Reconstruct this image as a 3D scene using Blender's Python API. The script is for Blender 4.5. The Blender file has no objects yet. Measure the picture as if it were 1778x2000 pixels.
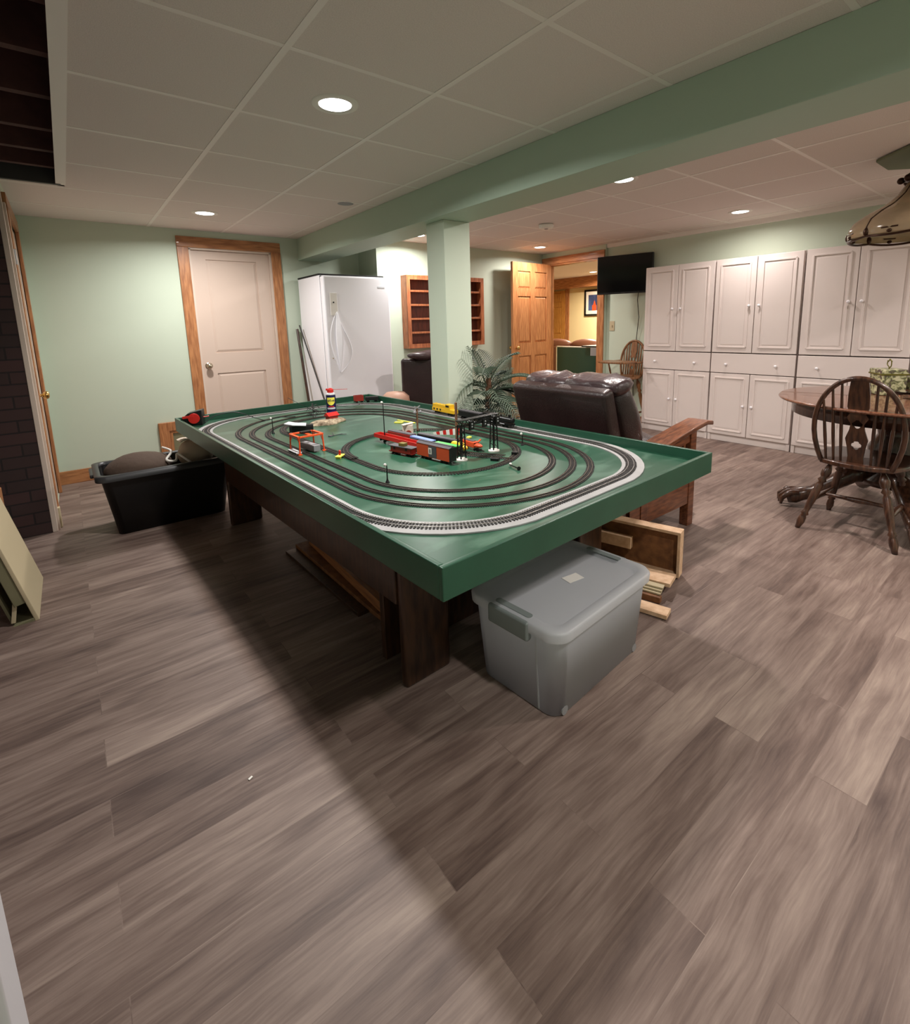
import bpy, bmesh, math, random
from mathutils import Vector, Matrix, Quaternion
R = math.radians
PI = math.pi
random.seed(7)
S = bpy.context.scene
C = S.collection

# ---------------------------------------------------------------- camera, world, exposure
cam_d = bpy.data.cameras.new('camera')
cam = bpy.data.objects.new('camera', cam_d)
C.objects.link(cam)
yaw, pit, rol = -0.6700, -0.1686, -0.0256
fw = Vector((-math.sin(yaw) * math.cos(pit), math.cos(yaw) * math.cos(pit), math.sin(pit)))
rt = Vector((math.cos(yaw), math.sin(yaw), 0))
up = rt.cross(fw)
rt2 = math.cos(rol) * rt + math.sin(rol) * up
up2 = -math.sin(rol) * rt + math.cos(rol) * up
cam.matrix_world = Matrix(((rt2.x, up2.x, -fw.x, 0), (rt2.y, up2.y, -fw.y, 0), (rt2.z, up2.z, -fw.z, 1.27), (0, 0, 0, 1)))
cam_d.sensor_fit = 'HORIZONTAL'
cam_d.sensor_width = 36
cam_d.lens = 971.25 / 1778 * 36
cam_d.shift_x = -20.37 / 1778
cam_d.shift_y = -201.76 / 1778
cam_d.clip_start = 0.02
S.camera = cam
S.view_settings.view_transform = 'Standard'
S.view_settings.look = 'None'
S.view_settings.gamma = 1
S.view_settings.use_curve_mapping = False
S.view_settings.exposure = 0.28
w = bpy.data.worlds.new('world')
S.world = w
w.use_nodes = True
w.node_tree.nodes['Background'].inputs[0].default_value = (0.9, 0.85, 0.8, 1)
w.node_tree.nodes['Background'].inputs[1].default_value = 0.0
CZ = 2.197
LEFT_COL, RIGHT_COL = (1.0, 0.965, 0.93), (1.0, 0.90, 0.845)
LAMP_W = 29.0
LAMP_SPREAD = 165
# (x, y, colour, power factor, label)
LAMPS = [
    (1.013, 2.11, LEFT_COL, 1.0, 'recessed ceiling light above the green train table, nearest in view'),
    (1.000, 4.55, LEFT_COL, 0.8, 'recessed ceiling light in front of the beige door'),
    (0.995, -0.30, LEFT_COL, 0.56, 'recessed ceiling light left of the beam, above the viewer'),
    (3.05, 2.09, RIGHT_COL, 0.95, 'recessed ceiling light just right of the green beam'),
    (4.85, 2.10, RIGHT_COL, 0.27, 'recessed ceiling light in front of the middle white cabinet'),
    (4.80, 4.47, RIGHT_COL, 0.5, 'recessed ceiling light above the open pine door'),
    (3.02, 4.53, LEFT_COL, 0.6, 'recessed ceiling light half hidden behind the green column'),
    (3.03, -0.35, RIGHT_COL, 0.85, 'recessed ceiling light right of the beam, level with the viewer'),
    (4.83, -0.35, RIGHT_COL, 0.75, 'recessed ceiling light near the right wall, level with the viewer'),
    (8.107, 6.164, (1.0, 0.82, 0.62), 2.2, 'recessed ceiling light of the room beyond the doorway'),
    (6.6, 4.6, (1.0, 0.82, 0.62), 1.0, 'recessed ceiling light of the far room nearest the doorway'),
]

# ---------------------------------------------------------------- materials
def srgb(r, g, b):
    f = lambda c: (c / 255 / 12.92) if c / 255 <= 0.04045 else ((c / 255 + 0.055) / 1.055) ** 2.4
    return (f(r), f(g), f(b), 1)

def mat(name, col, rough=0.5, metal=0.0, spec=0.5, noise=0.0, nscale=8.0, bump=0.0, bscale=60.0, trans=0.0, stretch=None, dark=None, coat=0.0, alpha=1.0, ior=1.45):
    m = bpy.data.materials.new(name)
    m.use_nodes = True
    nt = m.node_tree
    b = nt.nodes['Principled BSDF']
    b.inputs['Base Color'].default_value = col
    b.inputs['Roughness'].default_value = rough
    b.inputs['Metallic'].default_value = metal
    b.inputs['Specular IOR Level'].default_value = spec
    b.inputs['Transmission Weight'].default_value = trans
    b.inputs['Coat Weight'].default_value = coat
    b.inputs['IOR'].default_value = ior
    b.inputs['Alpha'].default_value = alpha
    tc = nt.nodes.new('ShaderNodeTexCoord')
    mp = nt.nodes.new('ShaderNodeMapping')
    nt.links.new(tc.outputs['Object'], mp.inputs[0])
    if stretch:
        mp.inputs['Scale'].default_value = stretch
    if noise > 0:
        n = nt.nodes.new('ShaderNodeTexNoise')
        n.inputs['Scale'].default_value = nscale
        n.inputs['Detail'].default_value = 6
        nt.links.new(mp.outputs[0], n.inputs['Vector'])
        cr = nt.nodes.new('ShaderNodeValToRGB')
        d = dark or tuple(c * (1 - noise) for c in col[:3]) + (1,)
        cr.color_ramp.elements[0].color = d
        cr.color_ramp.elements[0].position = 0.35
        cr.color_ramp.elements[1].color = col
        cr.color_ramp.elements[1].position = 0.65
        nt.links.new(n.outputs['Fac'], cr.inputs[0])
        nt.links.new(cr.outputs[0], b.inputs['Base Color'])
    if bump > 0:
        n2 = nt.nodes.new('ShaderNodeTexNoise')
        n2.inputs['Scale'].default_value = bscale
        n2.inputs['Detail'].default_value = 4
        nt.links.new(mp.outputs[0], n2.inputs['Vector'])
        bp = nt.nodes.new('ShaderNodeBump')
        bp.inputs['Strength'].default_value = bump
        bp.inputs['Distance'].default_value = 0.01
        nt.links.new(n2.outputs['Fac'], bp.inputs['Height'])
        nt.links.new(bp.outputs[0], b.inputs['Normal'])
    return m

def emis(name, col, st):
    m = bpy.data.materials.new(name)
    m.use_nodes = True
    nt = m.node_tree
    nt.nodes.clear()
    e = nt.nodes.new('ShaderNodeEmission')
    o = nt.nodes.new('ShaderNodeOutputMaterial')
    e.inputs[0].default_value = tuple(col[:3]) + (1,)
    e.inputs[1].default_value = st
    nt.links.new(e.outputs[0], o.inputs[0])
    return m

def floor_mat():
    m = bpy.data.materials.new('vinyl_plank')
    m.use_nodes = True
    nt = m.node_tree
    L = nt.links.new
    N = nt.nodes.new
    b = nt.nodes['Principled BSDF']
    tc = N('ShaderNodeTexCoord')
    br = N('ShaderNodeTexBrick')
    br.offset = 0.37
    br.offset_frequency = 2
    br.inputs['Color1'].default_value = (0, 0, 0, 1)
    br.inputs['Color2'].default_value = (1, 1, 1, 1)
    br.inputs['Mortar'].default_value = (0.5, 0.5, 0.5, 1)
    br.inputs['Scale'].default_value = 1
    br.inputs['Mortar Size'].default_value = 0.0012
    br.inputs['Mortar Smooth'].default_value = 0.2
    br.inputs['Brick Width'].default_value = 0.95
    br.inputs['Row Height'].default_value = 0.132
    mp0 = N('ShaderNodeMapping')
    mp0.inputs['Location'].default_value = (0.06, 0.035, 0)
    L(tc.outputs['Object'], mp0.inputs[0])
    L(mp0.outputs[0], br.inputs['Vector'])
    # per plank offset added to grain coordinates
    sep = N('ShaderNodeSeparateXYZ')
    L(tc.outputs['Object'], sep.inputs[0])
    mul = N('ShaderNodeMath'); mul.operation = 'MULTIPLY'; mul.inputs[1].default_value = 37.0
    L(br.outputs['Color'], mul.inputs[0])
    comb = N('ShaderNodeCombineXYZ')
    sx = N('ShaderNodeMath'); sx.operation = 'MULTIPLY'; sx.inputs[1].default_value = 1.0
    L(sep.outputs['X'], sx.inputs[0])
    L(sx.outputs[0], comb.inputs['X'])
    wn = N('ShaderNodeTexNoise'); wn.inputs['Scale'].default_value = 2.6; wn.inputs['Detail'].default_value = 3
    wmp = N('ShaderNodeMapping'); wmp.inputs['Scale'].default_value = (1.0, 1.8, 1.0)
    L(tc.outputs['Object'], wmp.inputs[0]); L(wmp.outputs[0], wn.inputs['Vector'])
    wy = N('ShaderNodeMath'); wy.operation = 'MULTIPLY_ADD'; wy.inputs[1].default_value = 0.035
    L(wn.outputs['Fac'], wy.inputs[0]); L(sep.outputs['Y'], wy.inputs[2])
    L(wy.outputs[0], comb.inputs['Y'])
    L(mul.outputs[0], comb.inputs['Z'])
    def noise(scale, sxyz, detail=6, dist=0.0, rough=0.6):
        mp = N('ShaderNodeMapping'); mp.inputs['Scale'].default_value = sxyz
        L(comb.outputs[0], mp.inputs[0])
        n = N('ShaderNodeTexNoise'); n.inputs['Scale'].default_value = scale
        n.inputs['Detail'].default_value = detail; n.inputs['Distortion'].default_value = dist
        n.inputs['Roughness'].default_value = rough
        L(mp.outputs[0], n.inputs['Vector'])
        return n
    n1 = noise(1.0, (2.0, 12, 1), 6, 0.5)       # broad streaks
    n2 = noise(1.0, (6, 150, 1), 4, 0.1)        # fine grain
    n3 = noise(1.0, (1.1, 4.5, 1), 4, 0.5)      # cloudy patches
    n4 = noise(1.0, (2.6, 44, 1), 5, 0.5)      # medium streaks
    r1 = N('ShaderNodeValToRGB')
    e = r1.color_ramp.elements
    e[0].position = 0.22; e[0].color = srgb(80, 64, 59)
    e[1].position = 0.80; e[1].color = srgb(160, 142, 130)
    k = r1.color_ramp.elements.new(0.42); k.color = srgb(110, 92, 84)
    k = r1.color_ramp.elements.new(0.58); k.color = srgb(132, 114, 105)
    def mm(op, a, bb):
        x = N('ShaderNodeMath'); x.operation = op
        for i, v in enumerate((a, bb)):
            if isinstance(v, (int, float)): x.inputs[i].default_value = v
            else: L(v, x.inputs[i])
        return x.outputs[0]
    s = mm('MULTIPLY', n1.outputs['Fac'], 0.30)
    s = mm('ADD', s, mm('MULTIPLY', n2.outputs['Fac'], 0.14))
    s = mm('ADD', s, mm('MULTIPLY', n3.outputs['Fac'], 0.32))
    s = mm('ADD', s, mm('MULTIPLY', n4.outputs['Fac'], 0.24))
    s = mm('ADD', s, mm('MULTIPLY', mm('SUBTRACT', br.outputs['Color'], 0.5), 0.075))
    s = mm('ADD', mm('MULTIPLY', mm('SUBTRACT', s, 0.5), 2.1), 0.51)
    kmp = N('ShaderNodeMapping'); kmp.inputs['Scale'].default_value = (1.3, 3.4, 1)
    L(comb.outputs[0], kmp.inputs[0])
    kv = N('ShaderNodeTexVoronoi'); kv.inputs['Scale'].default_value = 1.0
    kv.voronoi_dimensions = '2D'
    L(kmp.outputs[0], kv.inputs['Vector'])
    kr = N('ShaderNodeMapRange'); kr.inputs[1].default_value = 0.025; kr.inputs[2].default_value = 0.12; kr.inputs[3].default_value = 0.26; kr.inputs[4].default_value = 0.0
    L(kv.outputs['Distance'], kr.inputs[0])
    s = mm('SUBTRACT', s, mm('MULTIPLY', kr.outputs[0], n4.outputs['Fac']))
    L(s, r1.inputs[0])
    mx = N('ShaderNodeMix'); mx.data_type = 'RGBA'
    L(mm('MULTIPLY', br.outputs['Fac'], 0.12), mx.inputs[0])
    L(r1.outputs[0], mx.inputs[6]); mx.inputs[7].default_value = srgb(70, 55, 50)
    L(mx.outputs[2], b.inputs['Base Color'])
    b.inputs['Roughness'].default_value = 0.5
    b.inputs['Specular IOR Level'].default_value = 0.35
    bp = N('ShaderNodeBump'); bp.inputs['Strength'].default_value = 0.12; bp.inputs['Distance'].default_value = 0.004
    L(n2.outputs['Fac'], bp.inputs['Height'])
    L(bp.outputs[0], b.inputs['Normal'])
    return m

def wood(name, c1, c2, stretch=(2, 2, 2), rough=0.4, scale=9, coat=0.2):
    """c1 light, c2 dark; grain runs along the axis with the SMALL stretch"""
    m = mat(name, c1, rough=rough, noise=0.3, nscale=scale, dark=c2, stretch=stretch, coat=coat, bump=0.03, bscale=scale * 4)
    return m

def brick_mat():
    m = bpy.data.materials.new('dark_brick')
    m.use_nodes = True
    nt = m.node_tree; L = nt.links.new; N = nt.nodes.new
    b = nt.nodes['Principled BSDF']
    tc = N('ShaderNodeTexCoord')
    mp = N('ShaderNodeMapping'); mp.inputs['Rotation'].default_value = (R(90), 0, 0)
    L(tc.outputs['Object'], mp.inputs[0])
    br = N('ShaderNodeTexBrick')
    br.inputs['Scale'].default_value = 1; br.inputs['Brick Width'].default_value = 0.21; br.inputs['Row Height'].default_value = 0.075
    br.inputs['Mortar Size'].default_value = 0.005
    br.inputs['Color1'].default_value = srgb(66, 44, 42); br.inputs['Color2'].default_value = srgb(52, 38, 36); br.inputs['Mortar'].default_value = srgb(34, 26, 26)
    L(mp.outputs[0], br.inputs['Vector'])
    L(br.outputs['Color'], b.inputs['Base Color'])
    b.inputs['Roughness'].default_value = 0.85
    bp = N('ShaderNodeBump'); bp.inputs['Strength'].default_value = 0.6; bp.inputs['Distance'].default_value = 0.01; bp.invert = True
    L(br.outputs['Fac'], bp.inputs['Height']); L(bp.outputs[0], b.inputs['Normal'])
    return m

def tabletop_mat():
    m = bpy.data.materials.new('green_table_paint')
    m.use_nodes = True
    nt = m.node_tree; L = nt.links.new; N = nt.nodes.new
    b = nt.nodes['Principled BSDF']
    tc = N('ShaderNodeTexCoord')
    mp = N('ShaderNodeMapping'); mp.inputs['Rotation'].default_value = (0, 0, R(25)); mp.inputs['Scale'].default_value = (1, 2.4, 1)
    L(tc.outputs['Object'], mp.inputs[0])
    n = N('ShaderNodeTexNoise'); n.inputs['Scale'].default_value = 2.6; n.inputs['Detail'].default_value = 8; n.inputs['Distortion'].default_value = 0.8
    L(mp.outputs[0], n.inputs['Vector'])
    cr = N('ShaderNodeValToRGB')
    cr.color_ramp.elements[0].position = 0.52; cr.color_ramp.elements[0].color = srgb(36, 82, 61)
    cr.color_ramp.elements[1].position = 0.80; cr.color_ramp.elements[1].color = srgb(98, 134, 114)
    L(n.outputs['Fac'], cr.inputs[0]); L(cr.outputs[0], b.inputs['Base Color'])
    r2 = N('ShaderNodeMapRange'); r2.inputs[3].default_value = 0.22; r2.inputs[4].default_value = 0.42
    L(n.outputs['Fac'], r2.inputs[0]); L(r2.outputs[0], b.inputs['Roughness'])
    b.inputs['Specular IOR Level'].default_value = 0.5
    return m

def tin_mat():
    m = bpy.data.materials.new('floral_tin')
    m.use_nodes = True
    nt = m.node_tree; L = nt.links.new; N = nt.nodes.new
    b = nt.nodes['Principled BSDF']
    tc = N('ShaderNodeTexCoord')
    v = N('ShaderNodeTexNoise'); v.inputs['Scale'].default_value = 26; v.inputs['Detail'].default_value = 3; v.inputs['Distortion'].default_value = 1.5
    L(tc.outputs['Object'], v.inputs['Vector'])
    cr = N('ShaderNodeValToRGB')
    e = cr.color_ramp.elements
    e[0].position = 0.36; e[0].color = srgb(90, 72, 74)
    e[1].position = 0.66; e[1].color = srgb(206, 202, 168)
    k = e.new(0.45); k.color = srgb(98, 102, 66)
    k = e.new(0.52); k.color = srgb(168, 168, 126)
    L(v.outputs['Fac'], cr.inputs[0]); L(cr.outputs[0], b.inputs['Base Color'])
    b.inputs['Roughness'].default_value = 0.35
    return m

M = {}
M['floor'] = floor_mat()
M['sage'] = mat('sage_wall_paint', srgb(198, 210, 192), rough=0.6, spec=0.3, bump=0.05, bscale=220)
M['sage_beam'] = mat('sage_beam_paint', srgb(176, 196, 178), rough=0.55, spec=0.3, bump=0.05, bscale=220)
M['cream_wall'] = mat('cream_wall_paint', srgb(236, 222, 176), rough=0.7)
M['tile'] = mat('ceiling_tile', srgb(232, 222, 216), rough=0.9, spec=0.1, noise=0.12, nscale=260, bump=0.15, bscale=300)
M['tbar'] = mat('ceiling_bar_white', srgb(238, 231, 225), rough=0.5)
M['pine'] = wood('pine_trim_wood', srgb(190, 132, 86), srgb(150, 96, 60), (7, 7, 0.8))
M['pine_h'] = wood('pine_trim_wood_horizontal', srgb(190, 132, 86), srgb(150, 96, 60), (0.8, 0.8, 7))
M['pine_x'] = wood('pine_board_wood', srgb(186, 130, 84), srgb(148, 96, 60), (0.8, 7, 7))
M['oak_door'] = wood('golden_pine_door_wood', srgb(204, 142, 92), srgb(164, 104, 62), (9, 9, 0.7))
M['far_door'] = wood('yellow_pine_door_wood', srgb(206, 150, 76), srgb(168, 112, 48), (9, 9, 0.7))
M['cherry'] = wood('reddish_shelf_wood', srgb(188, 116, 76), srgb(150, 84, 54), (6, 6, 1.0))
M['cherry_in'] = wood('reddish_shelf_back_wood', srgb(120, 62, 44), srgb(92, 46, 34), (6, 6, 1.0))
M['walnut'] = wood('dark_brown_table_wood', srgb(84, 54, 38), srgb(48, 29, 21), (8, 8, 1.0), rough=0.3, coat=0.4)
M['walnut_x'] = wood('dark_brown_tabletop_wood', srgb(132, 88, 66), srgb(96, 58, 42), (1.0, 9, 9), rough=0.25, coat=0.5)
M['recl_wood'] = wood('brown_armchair_wood', srgb(130, 78, 50), srgb(88, 48, 30), (1.2, 8, 8), rough=0.3, coat=0.4)
M['oak_chair'] = wood('medium_brown_chair_wood', srgb(148, 104, 66), srgb(108, 70, 42), (6, 6, 1.0))
M['base_wood'] = wood('stained_table_base_wood', srgb(74, 48, 32), srgb(44, 28, 20), (6, 6, 1.0), rough=0.35)
M['raw'] = wood('raw_pale_wood', srgb(226, 192, 158), srgb(206, 168, 132), (4, 4, 4), rough=0.6, coat=0)
M['raw_brown'] = wood('brown_plywood', srgb(140, 94, 56), srgb(110, 70, 42), (3, 3, 3), rough=0.6, coat=0)
M['beige_door'] = mat('beige_door_paint', srgb(206, 186, 172), rough=0.45)
M['jamb'] = mat('pale_jamb_paint', srgb(210, 194, 180), rough=0.5)
M['cab'] = mat('white_cabinet_laminate', srgb(224, 213, 208), rough=0.35)
M['white'] = mat('glossy_white_enamel', srgb(246, 245, 250), rough=0.3)
M['white_matte'] = mat('matte_white_plastic', srgb(236, 232, 224), rough=0.6)
M['grey_light'] = mat('light_grey_paint', srgb(196, 194, 198), rough=0.6)
M['black'] = mat('black_plastic', srgb(18, 18, 19), rough=0.4)
M['black_gloss'] = mat('black_glossy_screen', srgb(10, 10, 11), rough=0.12)
M['seal'] = mat('black_rubber_seal', srgb(14, 14, 14), rough=0.7)
M['leather'] = mat('dark_brown_leather', srgb(50, 34, 34), rough=0.33, bump=0.25, bscale=160, coat=0.15, noise=0.3, nscale=5)
M['leather_p'] = mat('plum_brown_leather', srgb(62, 46, 48), rough=0.36, bump=1.0, bscale=14, coat=0.2)
M['leather_tan'] = mat('brown_sofa_leather', srgb(132, 88, 70), rough=0.4, bump=0.2, bscale=20)
M['brass'] = mat('brass_metal', srgb(212, 176, 110), rough=0.22, metal=1)
M['nickel'] = mat('satin_nickel_metal', srgb(206, 196, 176), rough=0.25, metal=1)
M['chrome'] = mat('chrome_metal', srgb(220, 220, 220), rough=0.15, metal=1)
M['top'] = tabletop_mat()
M['rim'] = mat('dark_green_rim_paint', srgb(42, 86, 66), rough=0.3, noise=0.15, nscale=5)
M['roadbed'] = mat('grey_foam_roadbed', srgb(172, 171, 170), rough=0.7, noise=0.15, nscale=10)
M['tie'] = mat('black_track_ties', srgb(32, 29, 27), rough=0.6)
M['rail'] = mat('dull_steel_rail', srgb(120, 110, 98), rough=0.35, metal=0.8)
M['rail_s'] = mat('bright_steel_rail', srgb(196, 192, 188), rough=0.3, metal=0.8)
M['red'] = mat('red_plastic', srgb(206, 44, 38), rough=0.35)
M['dkred'] = mat('oxide_red_plastic', srgb(150, 44, 34), rough=0.45)
M['orange'] = mat('orange_plastic', srgb(232, 84, 34), rough=0.4)
M['orange_d'] = mat('burnt_orange_plastic', srgb(206, 80, 42), rough=0.45)
M['yellow'] = mat('yellow_plastic', srgb(232, 184, 40), rough=0.4)
M['lemon'] = mat('lemon_yellow_plastic', srgb(240, 232, 90), rough=0.4)
M['blue'] = mat('light_blue_plastic', srgb(110, 140, 220), rough=0.4)
M['navy'] = mat('navy_blue_can_paint', srgb(24, 26, 74), rough=0.25)
M['green'] = mat('bright_green_plastic', srgb(90, 200, 96), rough=0.4)
M['olive'] = mat('olive_plastic', srgb(116, 104, 48), rough=0.6)
M['roofgrey'] = mat('dark_grey_roof_plastic', srgb(82, 80, 84), rough=0.6)
M['grey'] = mat('mid_grey_plastic', srgb(140, 140, 142), rough=0.5)
M['silver'] = mat('pale_grey_plastic', srgb(206, 208, 212), rough=0.4)
M['rock'] = mat('tan_plaster_rock', srgb(196, 178, 150), rough=0.85, noise=0.5, nscale=40, dark=srgb(110, 92, 74), bump=0.8, bscale=40)
M['card'] = mat('pale_printed_card', srgb(226, 210, 196), rough=0.7, noise=0.25, nscale=30)
M['bin'] = None
M['frond'] = mat('grey_green_palm_leaf', srgb(96, 112, 94), rough=0.5, noise=0.4, nscale=12)
M['frond_d'] = mat('dark_palm_leaf', srgb(34, 44, 38), rough=0.45)
M['stem'] = mat('brown_palm_trunk', srgb(118, 84, 62), rough=0.8, bump=0.6, bscale=40)
M['pot'] = mat('white_ceramic_pot', srgb(210, 206, 190), rough=0.35)
M['cloth_brown'] = mat('brown_cloth', srgb(88, 72, 62), rough=0.9, bump=0.4, bscale=30)
M['bag'] = mat('beige_canvas_bag', srgb(196, 180, 158), rough=0.9, bump=0.3, bscale=24)
M['bagtop'] = mat('pale_bag_paper', srgb(236, 220, 204), rough=0.8)
M['tub'] = mat('black_tub_plastic', srgb(20, 20, 21), rough=0.45)
M['tubrim'] = mat('grey_black_tub_rim', srgb(52, 52, 54), rough=0.4)
M['khaki'] = mat('pale_khaki_board', srgb(190, 176, 144), rough=0.6)
M['khaki_in'] = mat('grey_green_board_back', srgb(120, 116, 88), rough=0.7)
M['dkgreen'] = mat('dark_green_board', srgb(22, 58, 50), rough=0.3)
M['ply_dark'] = mat('dark_floor_joist_wood', srgb(92, 58, 52), rough=0.8, noise=0.4, nscale=8)
M['octo'] = mat('green_grey_medallion_paint', srgb(112, 118, 92), rough=0.7)
M['bronze'] = mat('dark_bronze_metal', srgb(62, 40, 28), rough=0.35, metal=0.6)
M['amber'] = mat('amber_slag_glass', srgb(216, 194, 162), rough=0.15, trans=0.55, noise=0.25, nscale=6)
M['glass'] = mat('clear_glass', (1, 1, 1, 1), rough=0.03, trans=1.0)
M['tin'] = tin_mat()
M['tin_rim'] = mat('olive_tin_rim', srgb(104, 98, 34), rough=0.35, metal=0.3)
M['sky'] = mat('print_blue', srgb(70, 90, 140), rough=0.5, noise=0.5, nscale=5, dark=srgb(40, 44, 70))
M['lamp'] = emis('lit_lamp_lens', (1, 0.97, 0.92), 9.0)
M['grey_dark'] = mat('charcoal_plastic', srgb(60, 58, 56), rough=0.6)
M['brick'] = brick_mat()

def bin_mat(name, col, a, rough=0.35):
    m = mat(name, col, rough=rough, noise=0.0)
    nt = m.node_tree
    b = nt.nodes['Principled BSDF']
    tr = nt.nodes.new('ShaderNodeBsdfTranslucent'); tr.inputs[0].default_value = col
    tp = nt.nodes.new('ShaderNodeBsdfTransparent')
    m1 = nt.nodes.new('ShaderNodeMixShader'); m1.inputs[0].default_value = 0.4
    m2 = nt.nodes.new('ShaderNodeMixShader'); m2.inputs[0].default_value = a
    o = nt.nodes['Material Output']
    nt.links.new(b.outputs[0], m1.inputs[1]); nt.links.new(tr.outputs[0], m1.inputs[2])
    nt.links.new(m1.outputs[0], m2.inputs[1]); nt.links.new(tp.outputs[0], m2.inputs[2])
    nt.links.new(m2.outputs[0], o.inputs[0])
    return m
M['bin'] = bin_mat('translucent_grey_tote_plastic', srgb(226, 229, 234), 0.14)
M['binlid'] = bin_mat('translucent_grey_lid_plastic', srgb(226, 228, 232), 0.12)
M['binclip'] = mat('dark_grey_latch_plastic_and_recess_shade', srgb(128, 136, 134), rough=0.35)

# ---------------------------------------------------------------- mesh helpers
class MB:
    def __init__(s):
        s.bm = bmesh.new(); s.mi = 0
    def _tag(s, n0):
        s.bm.faces.ensure_lookup_table()
        for i in range(n0, len(s.bm.faces)):
            s.bm.faces[i].material_index = s.mi
    def box(s, x0, y0, z0, x1, y1, z1, mx=None):
        n0 = len(s.bm.faces)
        P = [Vector((x, y, z)) for z in (z0, z1) for y in (y0, y1) for x in (x0, x1)]
        if mx is not None: P = [mx @ p for p in P]
        v = [s.bm.verts.new(p) for p in P]
        for f in ((0, 2, 3, 1), (4, 5, 7, 6), (0, 1, 5, 4), (2, 6, 7, 3), (0, 4, 6, 2), (1, 3, 7, 5)):
            s.bm.faces.new([v[i] for i in f])
        s._tag(n0); return s
    def cbox(s, c, d, rz=0, rx=0, ry=0):
        mx = Matrix.Translation(Vector(c)) @ Matrix.Rotation(rz, 4, 'Z') @ Matrix.Rotation(ry, 4, 'Y') @ Matrix.Rotation(rx, 4, 'X')
        a, b, e = d[0] / 2, d[1] / 2, d[2] / 2
        return s.box(-a, -b, -e, a, b, e, mx)
    def bar(s, p, q, wd, ht, upv=(0, 0, 1)):
        p, q = Vector(p), Vector(q); d = (q - p); L = d.length; d.normalize()
        u = Vector(upv)
        if abs(d.dot(u)) > 0.98: u = Vector((1, 0, 0))
        r = d.cross(u).normalized(); u = r.cross(d)
        mx = Matrix(((r.x, d.x, u.x, p.x), (r.y, d.y, u.y, p.y), (r.z, d.z, u.z, p.z), (0, 0, 0, 1)))
        return s.box(-wd / 2, 0, -ht / 2, wd / 2, L, ht / 2, mx)
    def tube(s, pts, rad, seg=8, closed=False, cap=True):
        n0 = len(s.bm.faces)
        P = [Vector(p) for p in pts]; n = len(P)
        rr = rad if isinstance(rad, (list, tuple)) else [rad] * n
        rings = []; u = None
        for i in range(n):
            if closed: t = P[(i + 1) % n] - P[i - 1]
            else: t = P[min(i + 1, n - 1)] - P[max(i - 1, 0)]
            if t.length < 1e-9: t = Vector((0, 0, 1))
            t.normalize()
            if u is None:
                u = Vector((0, 0, 1)) if abs(t.z) < 0.9 else Vector((1, 0, 0))
            u = (u - t * u.dot(t)).normalized(); v = t.cross(u)
            rings.append([s.bm.verts.new(P[i] + (u * math.cos(a) + v * math.sin(a)) * rr[i]) for a in [2 * PI * k / seg for k in range(seg)]])
        m = n if closed else n - 1
        for i in range(m):
            A, B = rings[i], rings[(i + 1) % n]
            for k in range(seg):
                s.bm.faces.new((A[k], A[(k + 1) % seg], B[(k + 1) % seg], B[k]))
        if cap and not closed:
            s.bm.faces.new(rings[0][::-1]); s.bm.faces.new(rings[-1])
        s._tag(n0); return s
    def lathe(s, prof, c=(0, 0, 0), seg=24, sx=1, sy=1, mx=None):
        n0 = len(s.bm.faces); c = Vector(c); rings = []
        for r, z in prof:
            ring = []
            for k in range(seg):
                a = 2 * PI * k / seg
                p = Vector((r * sx * math.cos(a), r * sy * math.sin(a), z))
                if mx is not None: p = mx @ p
                ring.append(s.bm.verts.new(p + c))
            rings.append(ring)
        for i in range(len(rings) - 1):
            for k in range(seg):
                s.bm.faces.new((rings[i][k], rings[i][(k + 1) % seg], rings[i + 1][(k + 1) % seg], rings[i + 1][k]))
        if prof[0][0] > 1e-6: s.bm.faces.new(rings[0][::-1])
        if prof[-1][0] > 1e-6: s.bm.faces.new(rings[-1])
        s._tag(n0); return s
    def turned(s, p, q, prof, seg=14):
        p, q = Vector(p), Vector(q)
        return s.tube([p.lerp(q, t) for t, r in prof], [r for t, r in prof], seg)
    def prism(s, poly, z0, z1, mx=None):
        n0 = len(s.bm.faces)
        def P(x, y, z):
            v = Vector((x, y, z)); return mx @ v if mx is not None else v
        a = [s.bm.verts.new(P(x, y, z0)) for x, y in poly]; b = [s.bm.verts.new(P(x, y, z1)) for x, y in poly]
        s.bm.faces.new(a[::-1]); s.bm.faces.new(b); n = len(poly)
        for i in range(n): s.bm.faces.new((a[i], a[(i + 1) % n], b[(i + 1) % n], b[i]))
        s._tag(n0); return s
    def ball(s, c, r, sx=1, sy=1, sz=1, seg=16, rz=0, lump=0, seed=0):
        n0 = len(s.bm.faces); rg = random.Random(seed)
        mx = Matrix.Translation(Vector(c)) @ Matrix.Rotation(rz, 4, 'Z') @ Matrix.Diagonal((r * sx, r * sy, r * sz, 1))
        res = bmesh.ops.create_uvsphere(s.bm, u_segments=seg, v_segments=max(6, seg // 2), radius=1, matrix=mx)
        if lump:
            ph = [rg.uniform(0, 6) for _ in range(6)]
            for v in res['verts']:
                d = v.co - Vector(c)
                k = math.sin(d.x / r * 3 + ph[0]) * math.sin(d.y / r * 3.3 + ph[1]) + 0.6 * math.sin(d.z / r * 5 + ph[2] + d.x / r * 4)
                v.co += d * lump * k
        s._tag(n0); return s
    def grid(s, nx, ny, fn):
        n0 = len(s.bm.faces)
        V = [[s.bm.verts.new(fn(i / nx, j / ny)) for j in range(ny + 1)] for i in range(nx + 1)]
        for i in range(nx):
            for j in range(ny):
                s.bm.faces.new((V[i][j], V[i + 1][j], V[i + 1][j + 1], V[i][j + 1]))
        s._tag(n0); return s
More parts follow.
